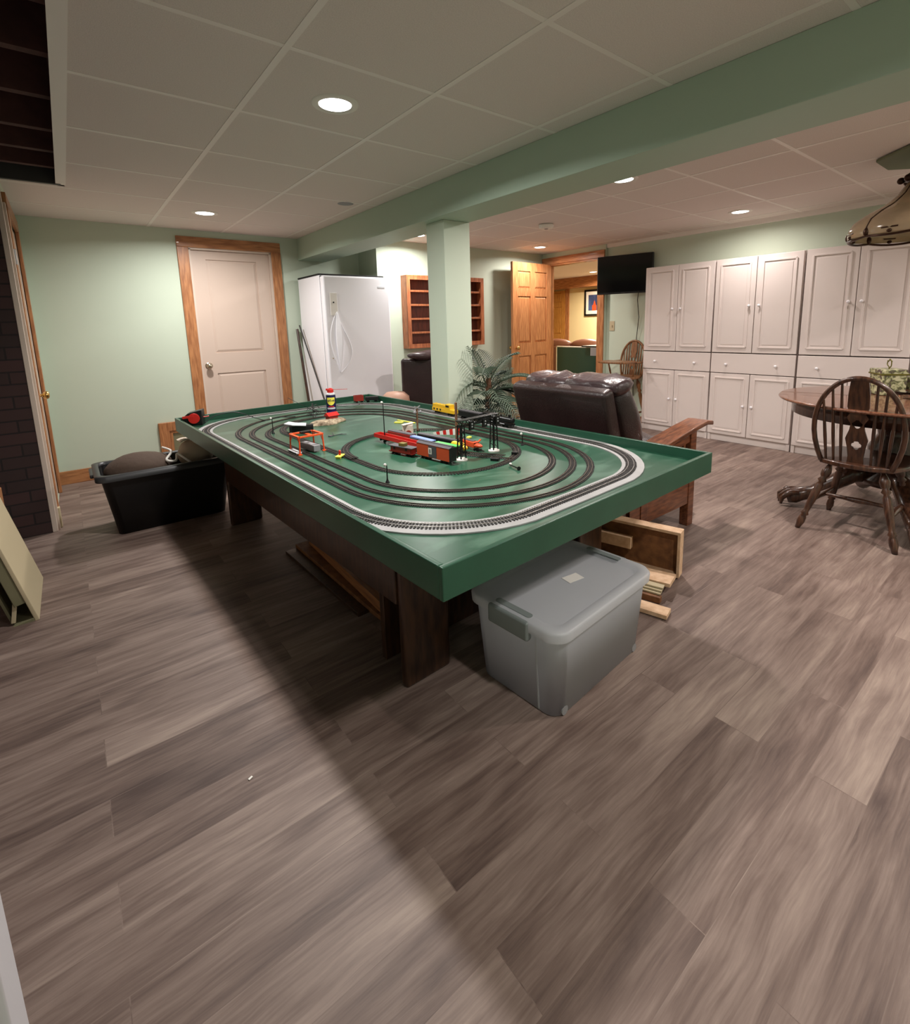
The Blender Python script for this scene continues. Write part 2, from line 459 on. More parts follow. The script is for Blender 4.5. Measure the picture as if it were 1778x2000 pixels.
    def build(s, name, m, parent=None, bevel=0.0, smooth=False, seg=2, sub=0, solid=0, org=None):
        bm = s.bm
        bmesh.ops.remove_doubles(bm, verts=bm.verts, dist=1e-6)
        bmesh.ops.recalc_face_normals(bm, faces=bm.faces)
        if org is None:
            if parent is not None: org = parent.matrix_world_loc if hasattr(parent, 'x') else None
        me = bpy.data.meshes.new(name)
        o = bpy.data.objects.new(name, me)
        off = Vector((0, 0, 0))
        if parent is None:
            if len(bm.verts):
                xs = [v.co.x for v in bm.verts]; ys = [v.co.y for v in bm.verts]; zs = [v.co.z for v in bm.verts]
                off = Vector(((min(xs) + max(xs)) / 2, (min(ys) + max(ys)) / 2, min(zs)))
                if name in ('floor',): off = Vector((0, 0, 0))
            bmesh.ops.translate(bm, verts=bm.verts, vec=-off)
        bm.to_mesh(me); bm.free()
        if not isinstance(m, (list, tuple)): m = [m]
        for x in m: me.materials.append(x)
        o.location = off
        C.objects.link(o)
        if parent is not None: o.parent = parent
        if smooth:
            for p in me.polygons: p.use_smooth = True
        if solid:
            md = o.modifiers.new('solid', 'SOLIDIFY'); md.thickness = solid; md.offset = 0
        if bevel:
            md = o.modifiers.new('bevel', 'BEVEL'); md.width = bevel; md.segments = seg; md.limit_method = 'ANGLE'; md.angle_limit = R(35)
        if sub:
            md = o.modifiers.new('sub', 'SUBSURF'); md.levels = sub; md.render_levels = sub
        if smooth or bevel:
            try:
                for p in me.polygons: p.use_smooth = True
                md = o.modifiers.new('wn', 'WEIGHTED_NORMAL'); md.keep_sharp = True
            except Exception: pass
        return o

def thing(name, label, cat, loc=(0, 0, 0), rz=0, group=None, kind=None):
    o = bpy.data.objects.new(name, None)
    o.empty_display_size = 0.05
    o.location = loc; o.rotation_euler = (0, 0, rz)
    C.objects.link(o)
    if label: o['label'] = label
    if cat: o['category'] = cat
    if group: o['group'] = group
    if kind: o['kind'] = kind
    return o

def tag(o, label, cat, group=None):
    o['label'] = label; o['category'] = cat
    if group: o['group'] = group
    return o

def struct(o, label=None):
    o['kind'] = 'structure'
    if label: o['label'] = label
    return o

def kids(o): return [c for c in bpy.data.objects if c.parent == o]
def dup(root, loc, rz, label, group=None):
    r = root.copy(); C.objects.link(r); r.location = loc; r.rotation_euler = (0, 0, rz); r['label'] = label
    if group: r['group'] = group
    for ch in kids(root):
        c = ch.copy(); C.objects.link(c); c.parent = r
        for g in kids(ch):
            d = g.copy(); C.objects.link(d); d.parent = c
    return r

def text_mesh(name, s, size, mtx, m, parent, ext=0.0006, bold=False):
    cu = bpy.data.curves.new(name, 'FONT'); cu.body = s; cu.size = size; cu.extrude = ext; cu.align_x = 'CENTER'; cu.align_y = 'CENTER'
    if bold: cu.offset = size * 0.02
    tmp = bpy.data.objects.new(name, cu); C.objects.link(tmp)
    dg = bpy.context.evaluated_depsgraph_get(); dg.update()
    me = bpy.data.meshes.new_from_object(tmp.evaluated_get(dg))
    bpy.data.objects.remove(tmp); bpy.data.curves.remove(cu)
    me.transform(mtx)
    o = bpy.data.objects.new(name, me); me.materials.clear(); me.materials.append(m); C.objects.link(o); o.parent = parent
    return o

# ---------------------------------------------------------------- lamps
def recessed(x, y, col, k, label, grp='recessed ceiling lights'):
    t = thing('recessed_light', label or 'recessed ceiling light behind the viewer, out of view', 'ceiling light', (x, y, CZ), 0, grp)
    mb = MB(); mb.lathe([(0.068, -0.001), (0.072, -0.007), (0.094, -0.005), (0.098, 0.0), (0.098, 0.004), (0.068, 0.004)], seg=36)
    mb.build('trim_ring', M['white_matte'], t, smooth=True)
    mb = MB(); mb.lathe([(0.0, -0.0035), (0.067, -0.0035), (0.067, -0.001), (0.0, -0.001)], seg=36)
    mb.build('lens', M['lamp'], t)
    ld = bpy.data.lights.new('bulb', 'AREA'); ld.shape = 'DISK'; ld.size = 0.12; ld.energy = LAMP_W * k; ld.color = col
    ld.spread = R(LAMP_SPREAD)
    lo = bpy.data.objects.new('bulb', ld); C.objects.link(lo); lo.parent = t; lo.location = (0, 0, -0.009)
    return t
for (x, y, col, k, lb) in LAMPS:
    recessed(x, y, col, k, lb)

# ---------------------------------------------------------------- room shell
XL, YB, YS, XT, XD = -0.19, 5.36, 4.94, 5.40, 5.36
YN = -1.9
struct(MB().box(-2.2, YN - 0.1, -0.05, 9.2, 9.2, 0).build('floor', M['floor']))
mb = MB()
mb.box(0.10, YN, CZ, 5.6, 5.5, CZ + 0.03)
mb.box(-0.3, 4.14, CZ, 0.10, 5.5, CZ + 0.03)
mb.box(-0.3, YN, CZ, 0.10, 0.9, CZ + 0.03)
struct(mb.build('ceiling', M['tile']))
struct(MB().box(5.40, 3.5, CZ, 9.2, 9.2, CZ + 0.03).build('ceiling', M['tile']), 'ceiling of the room beyond the doorway')
# suspension bars
mb = MB()
def xs_(): return [0.10, 0.70, 1.305, 1.91]
for x in (0.70, 1.305): mb.box(x - 0.012, YN, CZ - 0.002, x + 0.012, YB, CZ + 0.001)
mb.box(0.075, YN, CZ - 0.004, 0.125, 4.15, CZ + 0.001)
for x in (1.905,): mb.box(x - 0.012, YN, CZ - 0.002, x + 0.012, YB, CZ + 0.001)
for k in range(-6, 9):
    y = 1.183 + 0.6096 * k
    if YN < y < YB:
        mb.box(0.10, y - 0.011, CZ - 0.0015, 2.04, y + 0.011, CZ + 0.001)
        if y < YS: mb.box(2.34, y - 0.011, CZ - 0.0015, XT, y + 0.011, CZ + 0.001)
        if y > 4.2: mb.box(XL, y - 0.011, CZ - 0.0015, 0.10, y + 0.011, CZ + 0.001)
for x in (2.75, 3.36, 3.975, 4.585, 5.19):
    mb.box(x - 0.012, YN, CZ - 0.002, x + 0.012, YS, CZ + 0.001)
mb.box(XT - 0.025, YN, CZ - 0.045, XT, 3.9, CZ)
struct(mb.build('trim_1', M['tbar']), 'white suspension bars of the tiled ceiling')
# beam and column
struct(MB().box(2.035, YN, 1.977, 2.34, YB, CZ).build('ceiling_beam', M['sage_beam'], bevel=0.004), 'sage green boxed beam under the ceiling')
struct(MB().box(2.115, 2.86, 0, 2.345, 3.07, 1.977).build('support_column', M['sage'], bevel=0.004), 'square sage green column under the beam')
# walls
def wall(name, *boxes, m='sage', label=None):
    mb = MB()
    for b in boxes: mb.box(*b)
    return struct(mb.build(name, M[m]), label)
DX0, DX1, DZ = 1.00, 1.755, 2.04
wall('wall_back', (XL - 0.1, YB, 0, DX0, YB + 0.1, CZ), (DX1, YB, 0, 2.86, YB + 0.1, CZ), (DX0, YB, DZ, DX1, YB + 0.1, CZ))
wall('wall_niche', (2.74, YS + 0.1005, 0, 2.84, YB, CZ))
wall('wall_shelf', (2.74, YS, 0, XD + 0.1, YS + 0.1, CZ))
RY0, RY1, RZ = 3.99, 4.86, 2.045
wall('wall_right', (XD, RY1, 0, XD + 0.12, YS, CZ), (XD, RY0, RZ, XD + 0.12, RY1, CZ), (XD, 3.89, 0, XD + 0.12, RY0, CZ), (XT, YN, 0, XT + 0.12, 3.89, CZ))
wall('wall_front', (-2.2, YN - 0.1, 0, 5.6, YN, CZ))
wall('wall_left', (XL - 0.1, YN, 0, XL, 0.915, CZ), (XL - 0.1, 4.38, 0, XL, YB, 0.0001), (XL - 0.1, 5.14, 0, XL, YB, CZ), (XL - 0.1, 4.12, 2.05, XL, 5.14, CZ), m='sage')
struct(MB().box(XL - 0.004, 0.84, 0, XL + 0.012, 0.927, 2.1).build('trim_4', M['grey_light'], bevel=0.003), 'light grey corner casing at the near left edge')
# stair well behind the left opening (dark)
wall('wall_stairwell', (-1.9, 0.8, 0, -1.8, 4.6, 2.75), (-1.9, 0.8, 0, -0.29, 0.9, 2.75), m='grey_light')
struct(MB().box(-1.85, 4.09, 0, -0.205, 4.30, 2.19).build('wall_brick', M['brick']), 'dark brick chimney face beside the stairwell')
struct(MB().box(-0.215, 4.085, 0, -0.188, 4.12, 2.19).build('trim_5', M['jamb'], bevel=0.003), 'pale corner strip between the brick and the left door')
# unfinished ceiling above the stair opening
mb = MB()
for y in (2.05, 2.42, 2.83, 3.26, 3.62, 3.95):
    mb.box(-1.85, y - 0.02, 2.24, 0.12, y + 0.02, 2.46)
struct(mb.build('trim_6', M['ply_dark']), 'dark wooden floor joists above the stair opening')
struct(MB().box(-1.9, 0.85, 2.46, 0.2, 4.2, 2.49).box(0.085, 0.9, CZ, 0.12, 4.2, 2.47).build('trim_7', M['ply_dark']), 'dark subfloor boards above the joists')
struct(MB().box(-1.85, 4.13, 2.19, 0.10, 4.16, 2.46).build('trim_8', M['grey_dark']), 'grey end board of the stair opening')
mb = MB(); mb.box(-1.85, 4.14, CZ, -0.25, 4.6, CZ + 0.03); struct(mb.build('ceiling', M['tile']), 'short strip of ceiling over the brick')
# baseboards
struct(MB().box(XL, YB - 0.014, 0, 0.59, YB, 0.115).build('baseboard_back', M['pine_x'], bevel=0.004))
struct(MB().box(1.86, YB - 0.014, 0, 2.74, YB, 0.1).build('baseboard_back', M['pine_x'], bevel=0.004))
struct(MB().box(2.74, YS - 0.014, 0, 5.3, YS, 0.1).build('baseboard_shelf', M['pine_x'], bevel=0.004))
struct(MB().box(XT - 0.014, 3.25, 0, XT, 3.89, 0.1).build('baseboard_right', M['pine_h'], bevel=0.004))

def raised(mb, x0, z0, x1, z1, y, d=0.008, inset=0.03):
    """a raised panel on a plane y=const facing -y: groove + raised field"""
    mb.box(x0, y - 0.0005, z0, x1, y + 0.001, z1)
    n0 = len(mb.bm.faces)
    o = [(x0, z0), (x1, z0), (x1, z1), (x0, z1)]; i = [(x0 + inset, z0 + inset), (x1 - inset, z0 + inset), (x1 - inset, z1 - inset), (x0 + inset, z1 - inset)]
    A = [mb.bm.verts.new((a, y, b)) for a, b in o]; B = [mb.bm.verts.new((a, y - d, b)) for a, b in i]
    mb.bm.faces.new(B)
    for k in range(4): mb.bm.faces.new((A[k], A[(k + 1) % 4], B[(k + 1) % 4], B[k]))

def panel_door(name, W, H, T, rects, m, parent=None, y0=0.0):
    """door leaf in local x (0..W), z; front face at y0 facing -y, with recessed raised panels"""
    mb = MB()
    xs = sorted(set([0, W] + [r[0] for r in rects] + [r[2] for r in rects])); zs = sorted(set([0, H] + [r[1] for r in rects] + [r[3] for r in rects]))
    def inside(xa, za):
        for r in rects:
            if r[0] <= xa <= r[2] and r[1] <= za <= r[3]: return True
        return False
    for a in range(len(xs) - 1):
        for b in range(len(zs) - 1):
            if not inside((xs[a] + xs[a + 1]) / 2, (zs[b] + zs[b + 1]) / 2):
                mb.box(xs[a], y0, zs[b], xs[a + 1], y0 + T, zs[b + 1])
    for (x0, z0, x1, z1) in rects:
        mb.box(x0, y0 + 0.012, z0, x1, y0 + T - 0.012, z1)
        i = 0.028
        n0 = [(x0 + 0.004, z0 + 0.004), (x1 - 0.004, z0 + 0.004), (x1 - 0.004, z1 - 0.004), (x0 + 0.004, z1 - 0.004)]
        n1 = [(x0 + i, z0 + i), (x1 - i, z0 + i), (x1 - i, z1 - i), (x0 + i, z1 - i)]
        A = [mb.bm.verts.new((a, y0 + 0.012, b)) for a, b in n0]; B = [mb.bm.verts.new((a, y0 + 0.003, b)) for a, b in n1]
        mb.bm.faces.new(B)
        for k in range(4): mb.bm.faces.new((A[k], A[(k + 1) % 4], B[(k + 1) % 4], B[k]))
    return mb

def knob(parent, c, d, m, r=0.028, name='door_knob'):
    """round knob whose axis is direction d"""
    q = Vector((0, 0, 1)).rotation_difference(Vector(d).normalized()).to_matrix().to_4x4()
    mb = MB(); mb.lathe([(0.031, 0), (0.031, 0.004), (0.011, 0.008), (0.010, 0.028), (r * 0.8, 0.034), (r, 0.045), (r * 0.9, 0.058), (r * 0.4, 0.064), (0.0, 0.065)], c=c, seg=20, mx=q)
    return mb.build(name, m, parent, smooth=True)

# door 1 : beige two panel door in pine casing
t = thing('door_1', 'beige two-panel door in a pine casing on the back wall', None, (DX0, YB, 0), kind='structure')
W = DX1 - DX0
mb = panel_door('leaf', W - 0.04, 2.01, 0.035, [(0.125, 0.22, 0.59, 0.84), (0.125, 1.04, 0.59, 1.93)], None, y0=0.03)
bmesh.ops.translate(mb.bm, verts=mb.bm.verts, vec=(0.02, 0, 0.01))
mb.build('door_leaf', M['beige_door'], t)
mb = MB(); mb.box(0, 0, 0, 0.018, 0.11, 2.03); mb.box(W - 0.018, 0, 0, W, 0.11, 2.03); mb.box(0, 0, 2.022, W, 0.11, 2.04)
mb.build('door_jamb', M['jamb'], t)
mb = MB(); mb.box(-0.095, -0.018, 0, 0.0, 0.002, 2.04); mb.box(W, -0.018, 0, W + 0.095, 0.002, 2.04)
mb.build('door_casing', M['pine'], t, bevel=0.004)
MB().box(-0.095, -0.018, 2.04, W + 0.095, 0.002, 2.135).build('head_casing', M['pine_x'], t, bevel=0.004)
knob(t, (0.072, 0.03, 0.93), (0, -1, 0), M['nickel'], 0.029)

# door 2 : open six panel pine door + casing
t = thing('doorway_casing', 'pine door casing around the open doorway by the television', None, (XD, RY0, 0), kind='structure')
t.name = 'door_2'
W2 = RY1 - RY0
mb = MB(); mb.box(-0.018, -0.092, 0, 0.002, 0.0, RZ); mb.box(-0.018, W2, 0, 0.002, W2 + 0.075, RZ)
mb.box(0, -0.001, 0, 0.125, 0.018, RZ); mb.box(0, W2 - 0.018, 0, 0.125, W2 + 0.001, RZ)
mb.build('door_casing', M['pine'], t, bevel=0.003)
mb = MB(); mb.box(-0.018, -0.092, RZ, 0.002, W2 + 0.075, RZ + 0.09); mb.box(0, 0, RZ - 0.018, 0.125, W2, RZ)
mb.build('head_casing', M['pine_h'], t, bevel=0.003)
th = math.atan2(0.06, 0.775)
H2 = 2.03; W_ = 0.80
rects = []
for (z0, z1) in ((0.24, 0.82), (0.99, 1.60), (1.70, 1.92)):
    rects += [(0.10, z0, 0.355, z1), (0.445, z0, 0.70, z1)]
leaf = thing('door_leaf_open', None, None)
mb = panel_door('leaf', W_, H2, 0.035, rects, None)
lf = mb.build('door_leaf', M['oak_door'], None)
# place: local x from free edge to hinge
bpy.data.objects.remove(leaf)
lf.parent = t
lf.location = (-0.0 - 0.79, W2 - 0.115, 0.012)
lf.rotation_euler = (0, 0, th)
lf.data.transform(Matrix.Translation((W_ / 2, 0, 0)))
for sgn in (-1, 1):
    mb = MB(); q = Vector((0, 0, 1)).rotation_difference(Vector((0, sgn, 0))).to_matrix().to_4x4()
    mb.lathe([(0.031, 0), (0.031, 0.004), (0.011, 0.008), (0.010, 0.028), (0.022, 0.034), (0.028, 0.045), (0.025, 0.058), (0.01, 0.064), (0.0, 0.065)], c=(0.065, 0.0 if sgn < 0 else 0.035, 0.93), seg=20, mx=q)
    mb.build('door_knob', M['brass'], lf, smooth=True)

# door 3 : on the left wall, seen nearly edge-on
t = thing('door_3', 'pale door with brown casing on the left wall, seen nearly edge-on', None, (XL, 4.12, 0), kind='structure')
mb = panel_door('leaf', 0.80, 2.0, 0.035, [(0.12, 0.24, 0.68, 0.80), (0.12, 1.0, 0.68, 1.88)], None, y0=0)
bmesh.ops.rotate(mb.bm, verts=mb.bm.verts, cent=(0, 0, 0), matrix=Matrix.Rotation(R(90), 3, 'Z'))
bmesh.ops.translate(mb.bm, verts=mb.bm.verts, vec=(-0.005, 0.17, 0.012))
mb.build('door_leaf', M['beige_door'], t)
mb = MB(); mb.box(-0.002, 0.055, 0, 0.02, 0.16, 2.05); mb.box(-0.002, 0.98, 0, 0.02, 1.07, 2.05)
mb.box(-0.002, 0.055, 2.03, 0.02, 1.07, 2.12)
mb.build('door_casing', M['pine'], t, bevel=0.003)
MB().box(-0.002, 0.0, 0, 0.014, 0.055, 2.05).build('jamb_strip', M['jamb'], t)
knob(t, (0.0, 0.24, 0.87), (1, 0, 0), M['brass'], 0.027)
MB().box(0.0, 0.05, 1.70, 0.022, 0.11, 1.79).build('hinge_plate', M['silver'], t)
MB().box(0.0, 0.03, 0.0, 0.026, 0.075, 0.14).build('plinth_block', M['khaki'], t, bevel=0.006)

# ---------------------------------------------------------------- room beyond the doorway
wall('wall_far', (9.0, 3.4, 0, 9.1, 9.2, 2.3), (XD + 0.12, 3.4, 0, 9.1, 3.5, CZ), (5.0, 9.1, 0, 9.1, 9.2, CZ), (5.3, YS + 0.1, 0, 5.42, 9.1, CZ), m='cream_wall')
struct(MB().box(8.72, 3.5, 1.985, 9.0, 9.1, CZ).build('trim_9', M['pine_h']), 'brown wooden header across the far room')
t = thing('door_4', 'golden pine six-panel door in the far room', None, (8.998, 8.38, 0), R(-90), kind='structure')
rects = []
for (z0, z1) in ((0.24, 0.82), (0.99, 1.60), (1.70, 1.92)):
    rects += [(0.10, z0, 0.355, z1), (0.445, z0, 0.70, z1)]
mb = panel_door('leaf', 0.8, 1.96, 0.035, rects, None)
mb.build('door_leaf', M['far_door'], t)
MB().box(-0.1, -0.015, 0, -0.005, 0.01, 1.985).box(0.805, -0.015, 0, 0.9, 0.01, 1.985).build('door_casing', M['pine'], t)
for o in kids(t):
    if o.name.startswith('door_leaf'): o.location = (0, -0.037, 0)
    else: o.location = (0, -0.013, 0)
knob(t, (0.06, -0.036, 0.93), (0, -1, 0), M['brass'])
# picture
t = thing('framed_picture', 'framed print with a dark frame on the cream far-room wall', 'picture', (8.995, 6.60, 1.38))
mb = MB()
for a in ((-0.03, -0.0, 0, 0, 0.44, 0.035), (-0.03, 0, 0.515, 0, 0.44, 0.55), (-0.03, 0, 0, 0, 0.035, 0.55), (-0.03, 0.405, 0, 0, 0.44, 0.55)): mb.box(*a)
mb.build('frame', M['black'], t)
MB().box(-0.012, 0.035, 0.035, -0.002, 0.405, 0.515).build('mat_board', M['white_matte'], t)
MB().box(-0.015, 0.10, 0.11, -0.011, 0.34, 0.44).build('print', M['sky'], t)
mb = MB(); mb.box(-0.017, 0.13, 0.11, -0.0145, 0.24, 0.22); mb.prism([(0, 0), (0.08, 0), (0.04, 0.12)], -0.0155, -0.0125, Matrix(((0, 0, 1, 0), (1, 0, 0, 0.14), (0, 1, 0, 0.21), (0, 0, 0, 1))))
mb.build('print_detail', M['orange_d'], t)
# sofa
t = thing('leather_sofa', 'brown leather sofa with its back to the doorway', 'sofa', (6.9, 5.2, 0))
MB().box(0, 0, 0.1, 0.18, 1.9, 0.84).build('sofa_back', M['leather_tan'], t, bevel=0.03, seg=3)
MB().box(0.18, 0.1, 0.12, 0.95, 1.8, 0.44).build('seat_base', M['leather_tan'], t, bevel=0.03)
for y in (0.28, 0.95, 1.62):
    MB().ball((0.16, y, 0.86), 0.34, 0.42, 1.0, 0.30, 20, lump=0.04, seed=int(y * 10)).build('back_cushion', M['leather_tan'], t, smooth=True)
MB().box(0, 0, 0, 0.9, 0.1, 0.6).build('arm', M['leather_tan'], t, bevel=0.03)
MB().box(0, 1.8, 0, 0.9, 1.9, 0.6).build('arm', M['leather_tan'], t, bevel=0.03)
# green board & black box
t = thing('green_board', 'dark green board with a white edge standing behind the doorway', 'board', (6.05, 4.42, 0))
MB().box(0, 0, 0, 0.03, 0.86, 0.885).build('panel', M['dkgreen'], t)
MB().box(-0.006, 0.845, 0, 0.034, 0.862, 0.89).box(-0.006, 0, 0.878, 0.034, 0.86, 0.892).build('white_edge', M['white_matte'], t)
t = thing('black_tray', 'small black tray with a white paper lying on the green board', 'tray', (6.05, 4.36, 0.892))
MB().box(-0.12, 0.0, 0, 0.22, 0.34, 0.02).build('tray_body', M['black'], t, bevel=0.004)
MB().box(-0.126, 0.05, -0.12, -0.121, 0.17, 0.0).build('paper_tag', M['grey'], t)

# ---------------------------------------------------------------- things on the walls
# wall shelf
t = thing('wall_shelf', 'reddish wooden wall shelf unit with five tiers behind the column', 'shelf', (3.03, YS, 1.03))
mb = MB(); w_, d_, h_ = 1.125, 0.12, 0.775
mb.box(0, -d_, 0, 0.022, 0, h_); mb.build('side_panel', M['cherry'], t, bevel=0.002)
MB().box(w_ - 0.022, -d_, 0, w_, 0, h_).build('side_panel', M['cherry'], t, bevel=0.002)
MB().box(0, -d_ - 0.004, h_, w_, 0, h_ + 0.02).build('top_board', M['cherry'], t, bevel=0.002)
MB().box(0, -d_ - 0.004, -0.02, w_, 0, 0).build('bottom_board', M['cherry'], t, bevel=0.002)
MB().box(0, -d_ - 0.003, 0.0, 0.045, -d_ + 0.008, h_).box(w_ - 0.045, -d_ - 0.003, 0, w_, -d_ + 0.008, h_).box(0.045, -d_ - 0.003, h_ - 0.03, w_ - 0.045, -d_ + 0.008, h_).box(0.045, -d_ - 0.003, 0, w_ - 0.045, -d_ + 0.008, 0.03).build('face_frame', M['cherry'], t)
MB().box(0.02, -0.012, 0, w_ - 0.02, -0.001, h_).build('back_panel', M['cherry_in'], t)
for k in range(1, 5):
    z = h_ * k / 5
    MB().box(0.022, -d_ + 0.01, z - 0.01, w_ - 0.022, -0.012, z + 0.012).build('shelf_board', M['cherry'], t, bevel=0.002)

# freezer
t = thing('upright_freezer', 'tall white upright freezer in the niche right of the beige door', 'freezer', (2.0, 4.66, 0))
fx = 0.715
MB().box(0.0, 0.10, 0.03, fx, 0.66, 1.775).build('cabinet_body', M['white'], t, bevel=0.008)
MB().box(0.008, 0.085, 0.03, fx - 0.008, 0.10, 1.77).build('door_gasket', M['seal'], t)
dr = MB().box(-0.004, 0.0, 0.05, fx + 0.004, 0.085, 1.765).build('freezer_door', M['white'], t, bevel=0.02, seg=4)
MB().box(0.0, 0.11, 1.7752, fx, 0.66, 1.79).build('top_cover', M['seal'], t)
# teardrop handle: raised blade and recess outline
tear = [(0.0, 0.62)]
for k in range(25):
    a = PI * k / 24
    tear.append((0.012 + 0.16 * math.sin(a) ** 1.0 * (0.35 + 0.65 * (1 - k / 24) if False else 1) * (0.25 + 0.75 * math.sin(min(PI / 2, a * 0.72))), 0.62 - 0.56 * (k / 24)))
outl = []
for k in range(30):
    s_ = k / 29; outl.append((0.02 + 0.135 * math.sin(PI * s_ ** 1.6) ** 0.9 if 0 < s_ < 1 else 0.02, 0.60 * (1 - s_)))
outr = outl
left = [(0.015 - 0.075 * (math.sin(PI * (k / 29) ** 1.2) if 0 < k < 29 else 0), 0.60 * (k / 29)) for k in range(30)]
mxz = Matrix(((1, 0, 0, 0), (0, 0, 1, 0), (0, 1, 0, 0), (0, 0, 0, 1)))
mb = MB(); ring = []
poly = outr + left[1:-1]
P3 = [(p[0] + 0.095, -0.0015, p[1] + 0.82) for p in poly]
mb.tube(P3, 0.0035, 6, closed=True)
mb.build('handle_recess_edge', M['white'], dr, smooth=True)
hx = 0.115
mb = MB()
def blade(i, j):
    z = 0.82 + 0.60 * i
    wd = 0.045 * math.sin(PI * i ** 1.25) + 0.006
    return Vector((hx - wd * 0.6 + wd * 1.2 * j, -0.004 - 0.035 * math.sin(PI * i ** 1.2) * (0.25 + 0.75 * j), z))
mb.grid(24, 6, blade)
mb.build('handle', M['white'], dr, smooth=True, solid=0.006)
MB().box(0.055, -0.003, 1.385, 0.125, 0.001, 1.60).build('control_panel', M['white_matte'], dr, bevel=0.001)
MB().lathe([(0.008, 0), (0.007, 0.004), (0, 0.005)], c=(0.087, -0.002, 1.51), mx=Matrix.Rotation(R(90), 4, 'X')).build('control_dial', M['black'], dr)
MB().box(0.58, -0.0015, 1.655, 0.66, 0.0, 1.672).build('name_plate', M['silver'], dr)
MB().lathe([(0.007, 0), (0.006, 0.003), (0, 0.004)], c=(0.045, -0.001, 0.97), mx=Matrix.Rotation(R(90), 4, 'X')).build('lock_button', M['nickel'], dr)

# poles leaning by the freezer
tag(MB().tube([(1.915, 4.93, 0.0), (1.955, 5.33, 1.26)], 0.014, 10).build('wooden_pole', M['base_wood']), 'brown wooden pole leaning on the wall left of the freezer', 'pole')
tag(MB().tube([(2.02, 4.52, 0.0), (1.950, 5.24, 1.30)], 0.008, 8).build('metal_rod', M['grey_dark']), 'thin dark metal rod leaning beside the brown pole', 'rod')

# low framed access panel left of the beige door
t = thing('access_panel', 'low pine framed wall panel left of the beige door, behind the tub', 'wall panel', (0.58, YB, 0))
MB().prism([(0, 0), (0.085, 0), (0.085, 0.345), (0.325, 0.345), (0.325, 0.43), (0, 0.43)], 0.001, 0.03, Matrix(((1, 0, 0, 0), (0, 0, -1, 0), (0, 1, 0, 0), (0, 0, 0, 1)))).build('frame', M['pine'], t, bevel=0.004)
MB().prism([(0.085, 0), (0.11, 0), (0.11, 0.32), (0.325, 0.32), (0.325, 0.345), (0.085, 0.345)], 0.001, 0.02, Matrix(((1, 0, 0, 0), (0, 0, -1, 0), (0, 1, 0, 0), (0, 0, 0, 1)))).build('inner_frame', M['pine'], t)
MB().box(0.11, -0.008, 0, 0.325, -0.001, 0.32).build('panel', M['khaki_in'], t)

# television
t = thing('television', 'black flat television on a wall arm above the high chair', 'television', (5.372, 3.235, 1.578), R(16.0))
MB().box(-0.05, 0, 0, -0.005, 0.655, 0.445).build('tv_body', M['black'], t, bevel=0.006)
MB().box(-0.053, 0.012, 0.022, -0.049, 0.643, 0.435).build('screen', M['black_gloss'], t)
MB().box(-0.0545, 0.31, 0.007, -0.050, 0.36, 0.014).build('badge', M['grey_dark'], t)
MB().box(-0.005, 0.20, 0.10, 0.02, 0.36, 0.34).build('wall_arm', M['black'], t)
tag(MB().tube([(XT - 0.13, 3.36, 1.60), (XT - 0.11, 3.385, 1.5), (XT - 0.03, 3.41, 1.3), (XT - 0.012, 3.45, 1.0), (XT - 0.012, 3.47, 0.6), (XT - 0.012, 3.47, 0.3)], 0.004, 6).build('power_cable', M['black']), 'thin black cable hanging from the television', 'cable')
t = thing('light_switch', 'cream light switch plate beside the pine doorway', 'light switch', (XT, 3.80, 1.20))
MB().box(-0.006, -0.035, -0.06, 0, 0.035, 0.06).build('plate', M['khaki'], t, bevel=0.002)
MB().box(-0.014, -0.005, -0.012, -0.006, 0.005, 0.012).build('toggle', M['khaki'], t)

# ceiling bits
t = thing('smoke_detector', 'round white smoke detector on the ceiling beyond the beam', 'smoke detector', (3.76, 3.42, CZ))
MB().lathe([(0.055, 0.0), (0.07, -0.006), (0.068, -0.03), (0.05, -0.042), (0, -0.043)], seg=28).build('housing', M['white_matte'], t, smooth=True)
MB().lathe([(0.02, -0.0425), (0.018, -0.046), (0, -0.046)], seg=16).build('test_button', M['grey'], t)
tag(MB().lathe([(0.0, CZ - 0.004), (0.045, CZ - 0.004), (0.06, CZ - 0.001), (0.0, CZ - 0.001)], c=(1.80, 3.68, 0), seg=24).build('sprinkler_head', M['grey']), 'small grey round sprinkler cover on the ceiling left of the beam', 'sprinkler head')

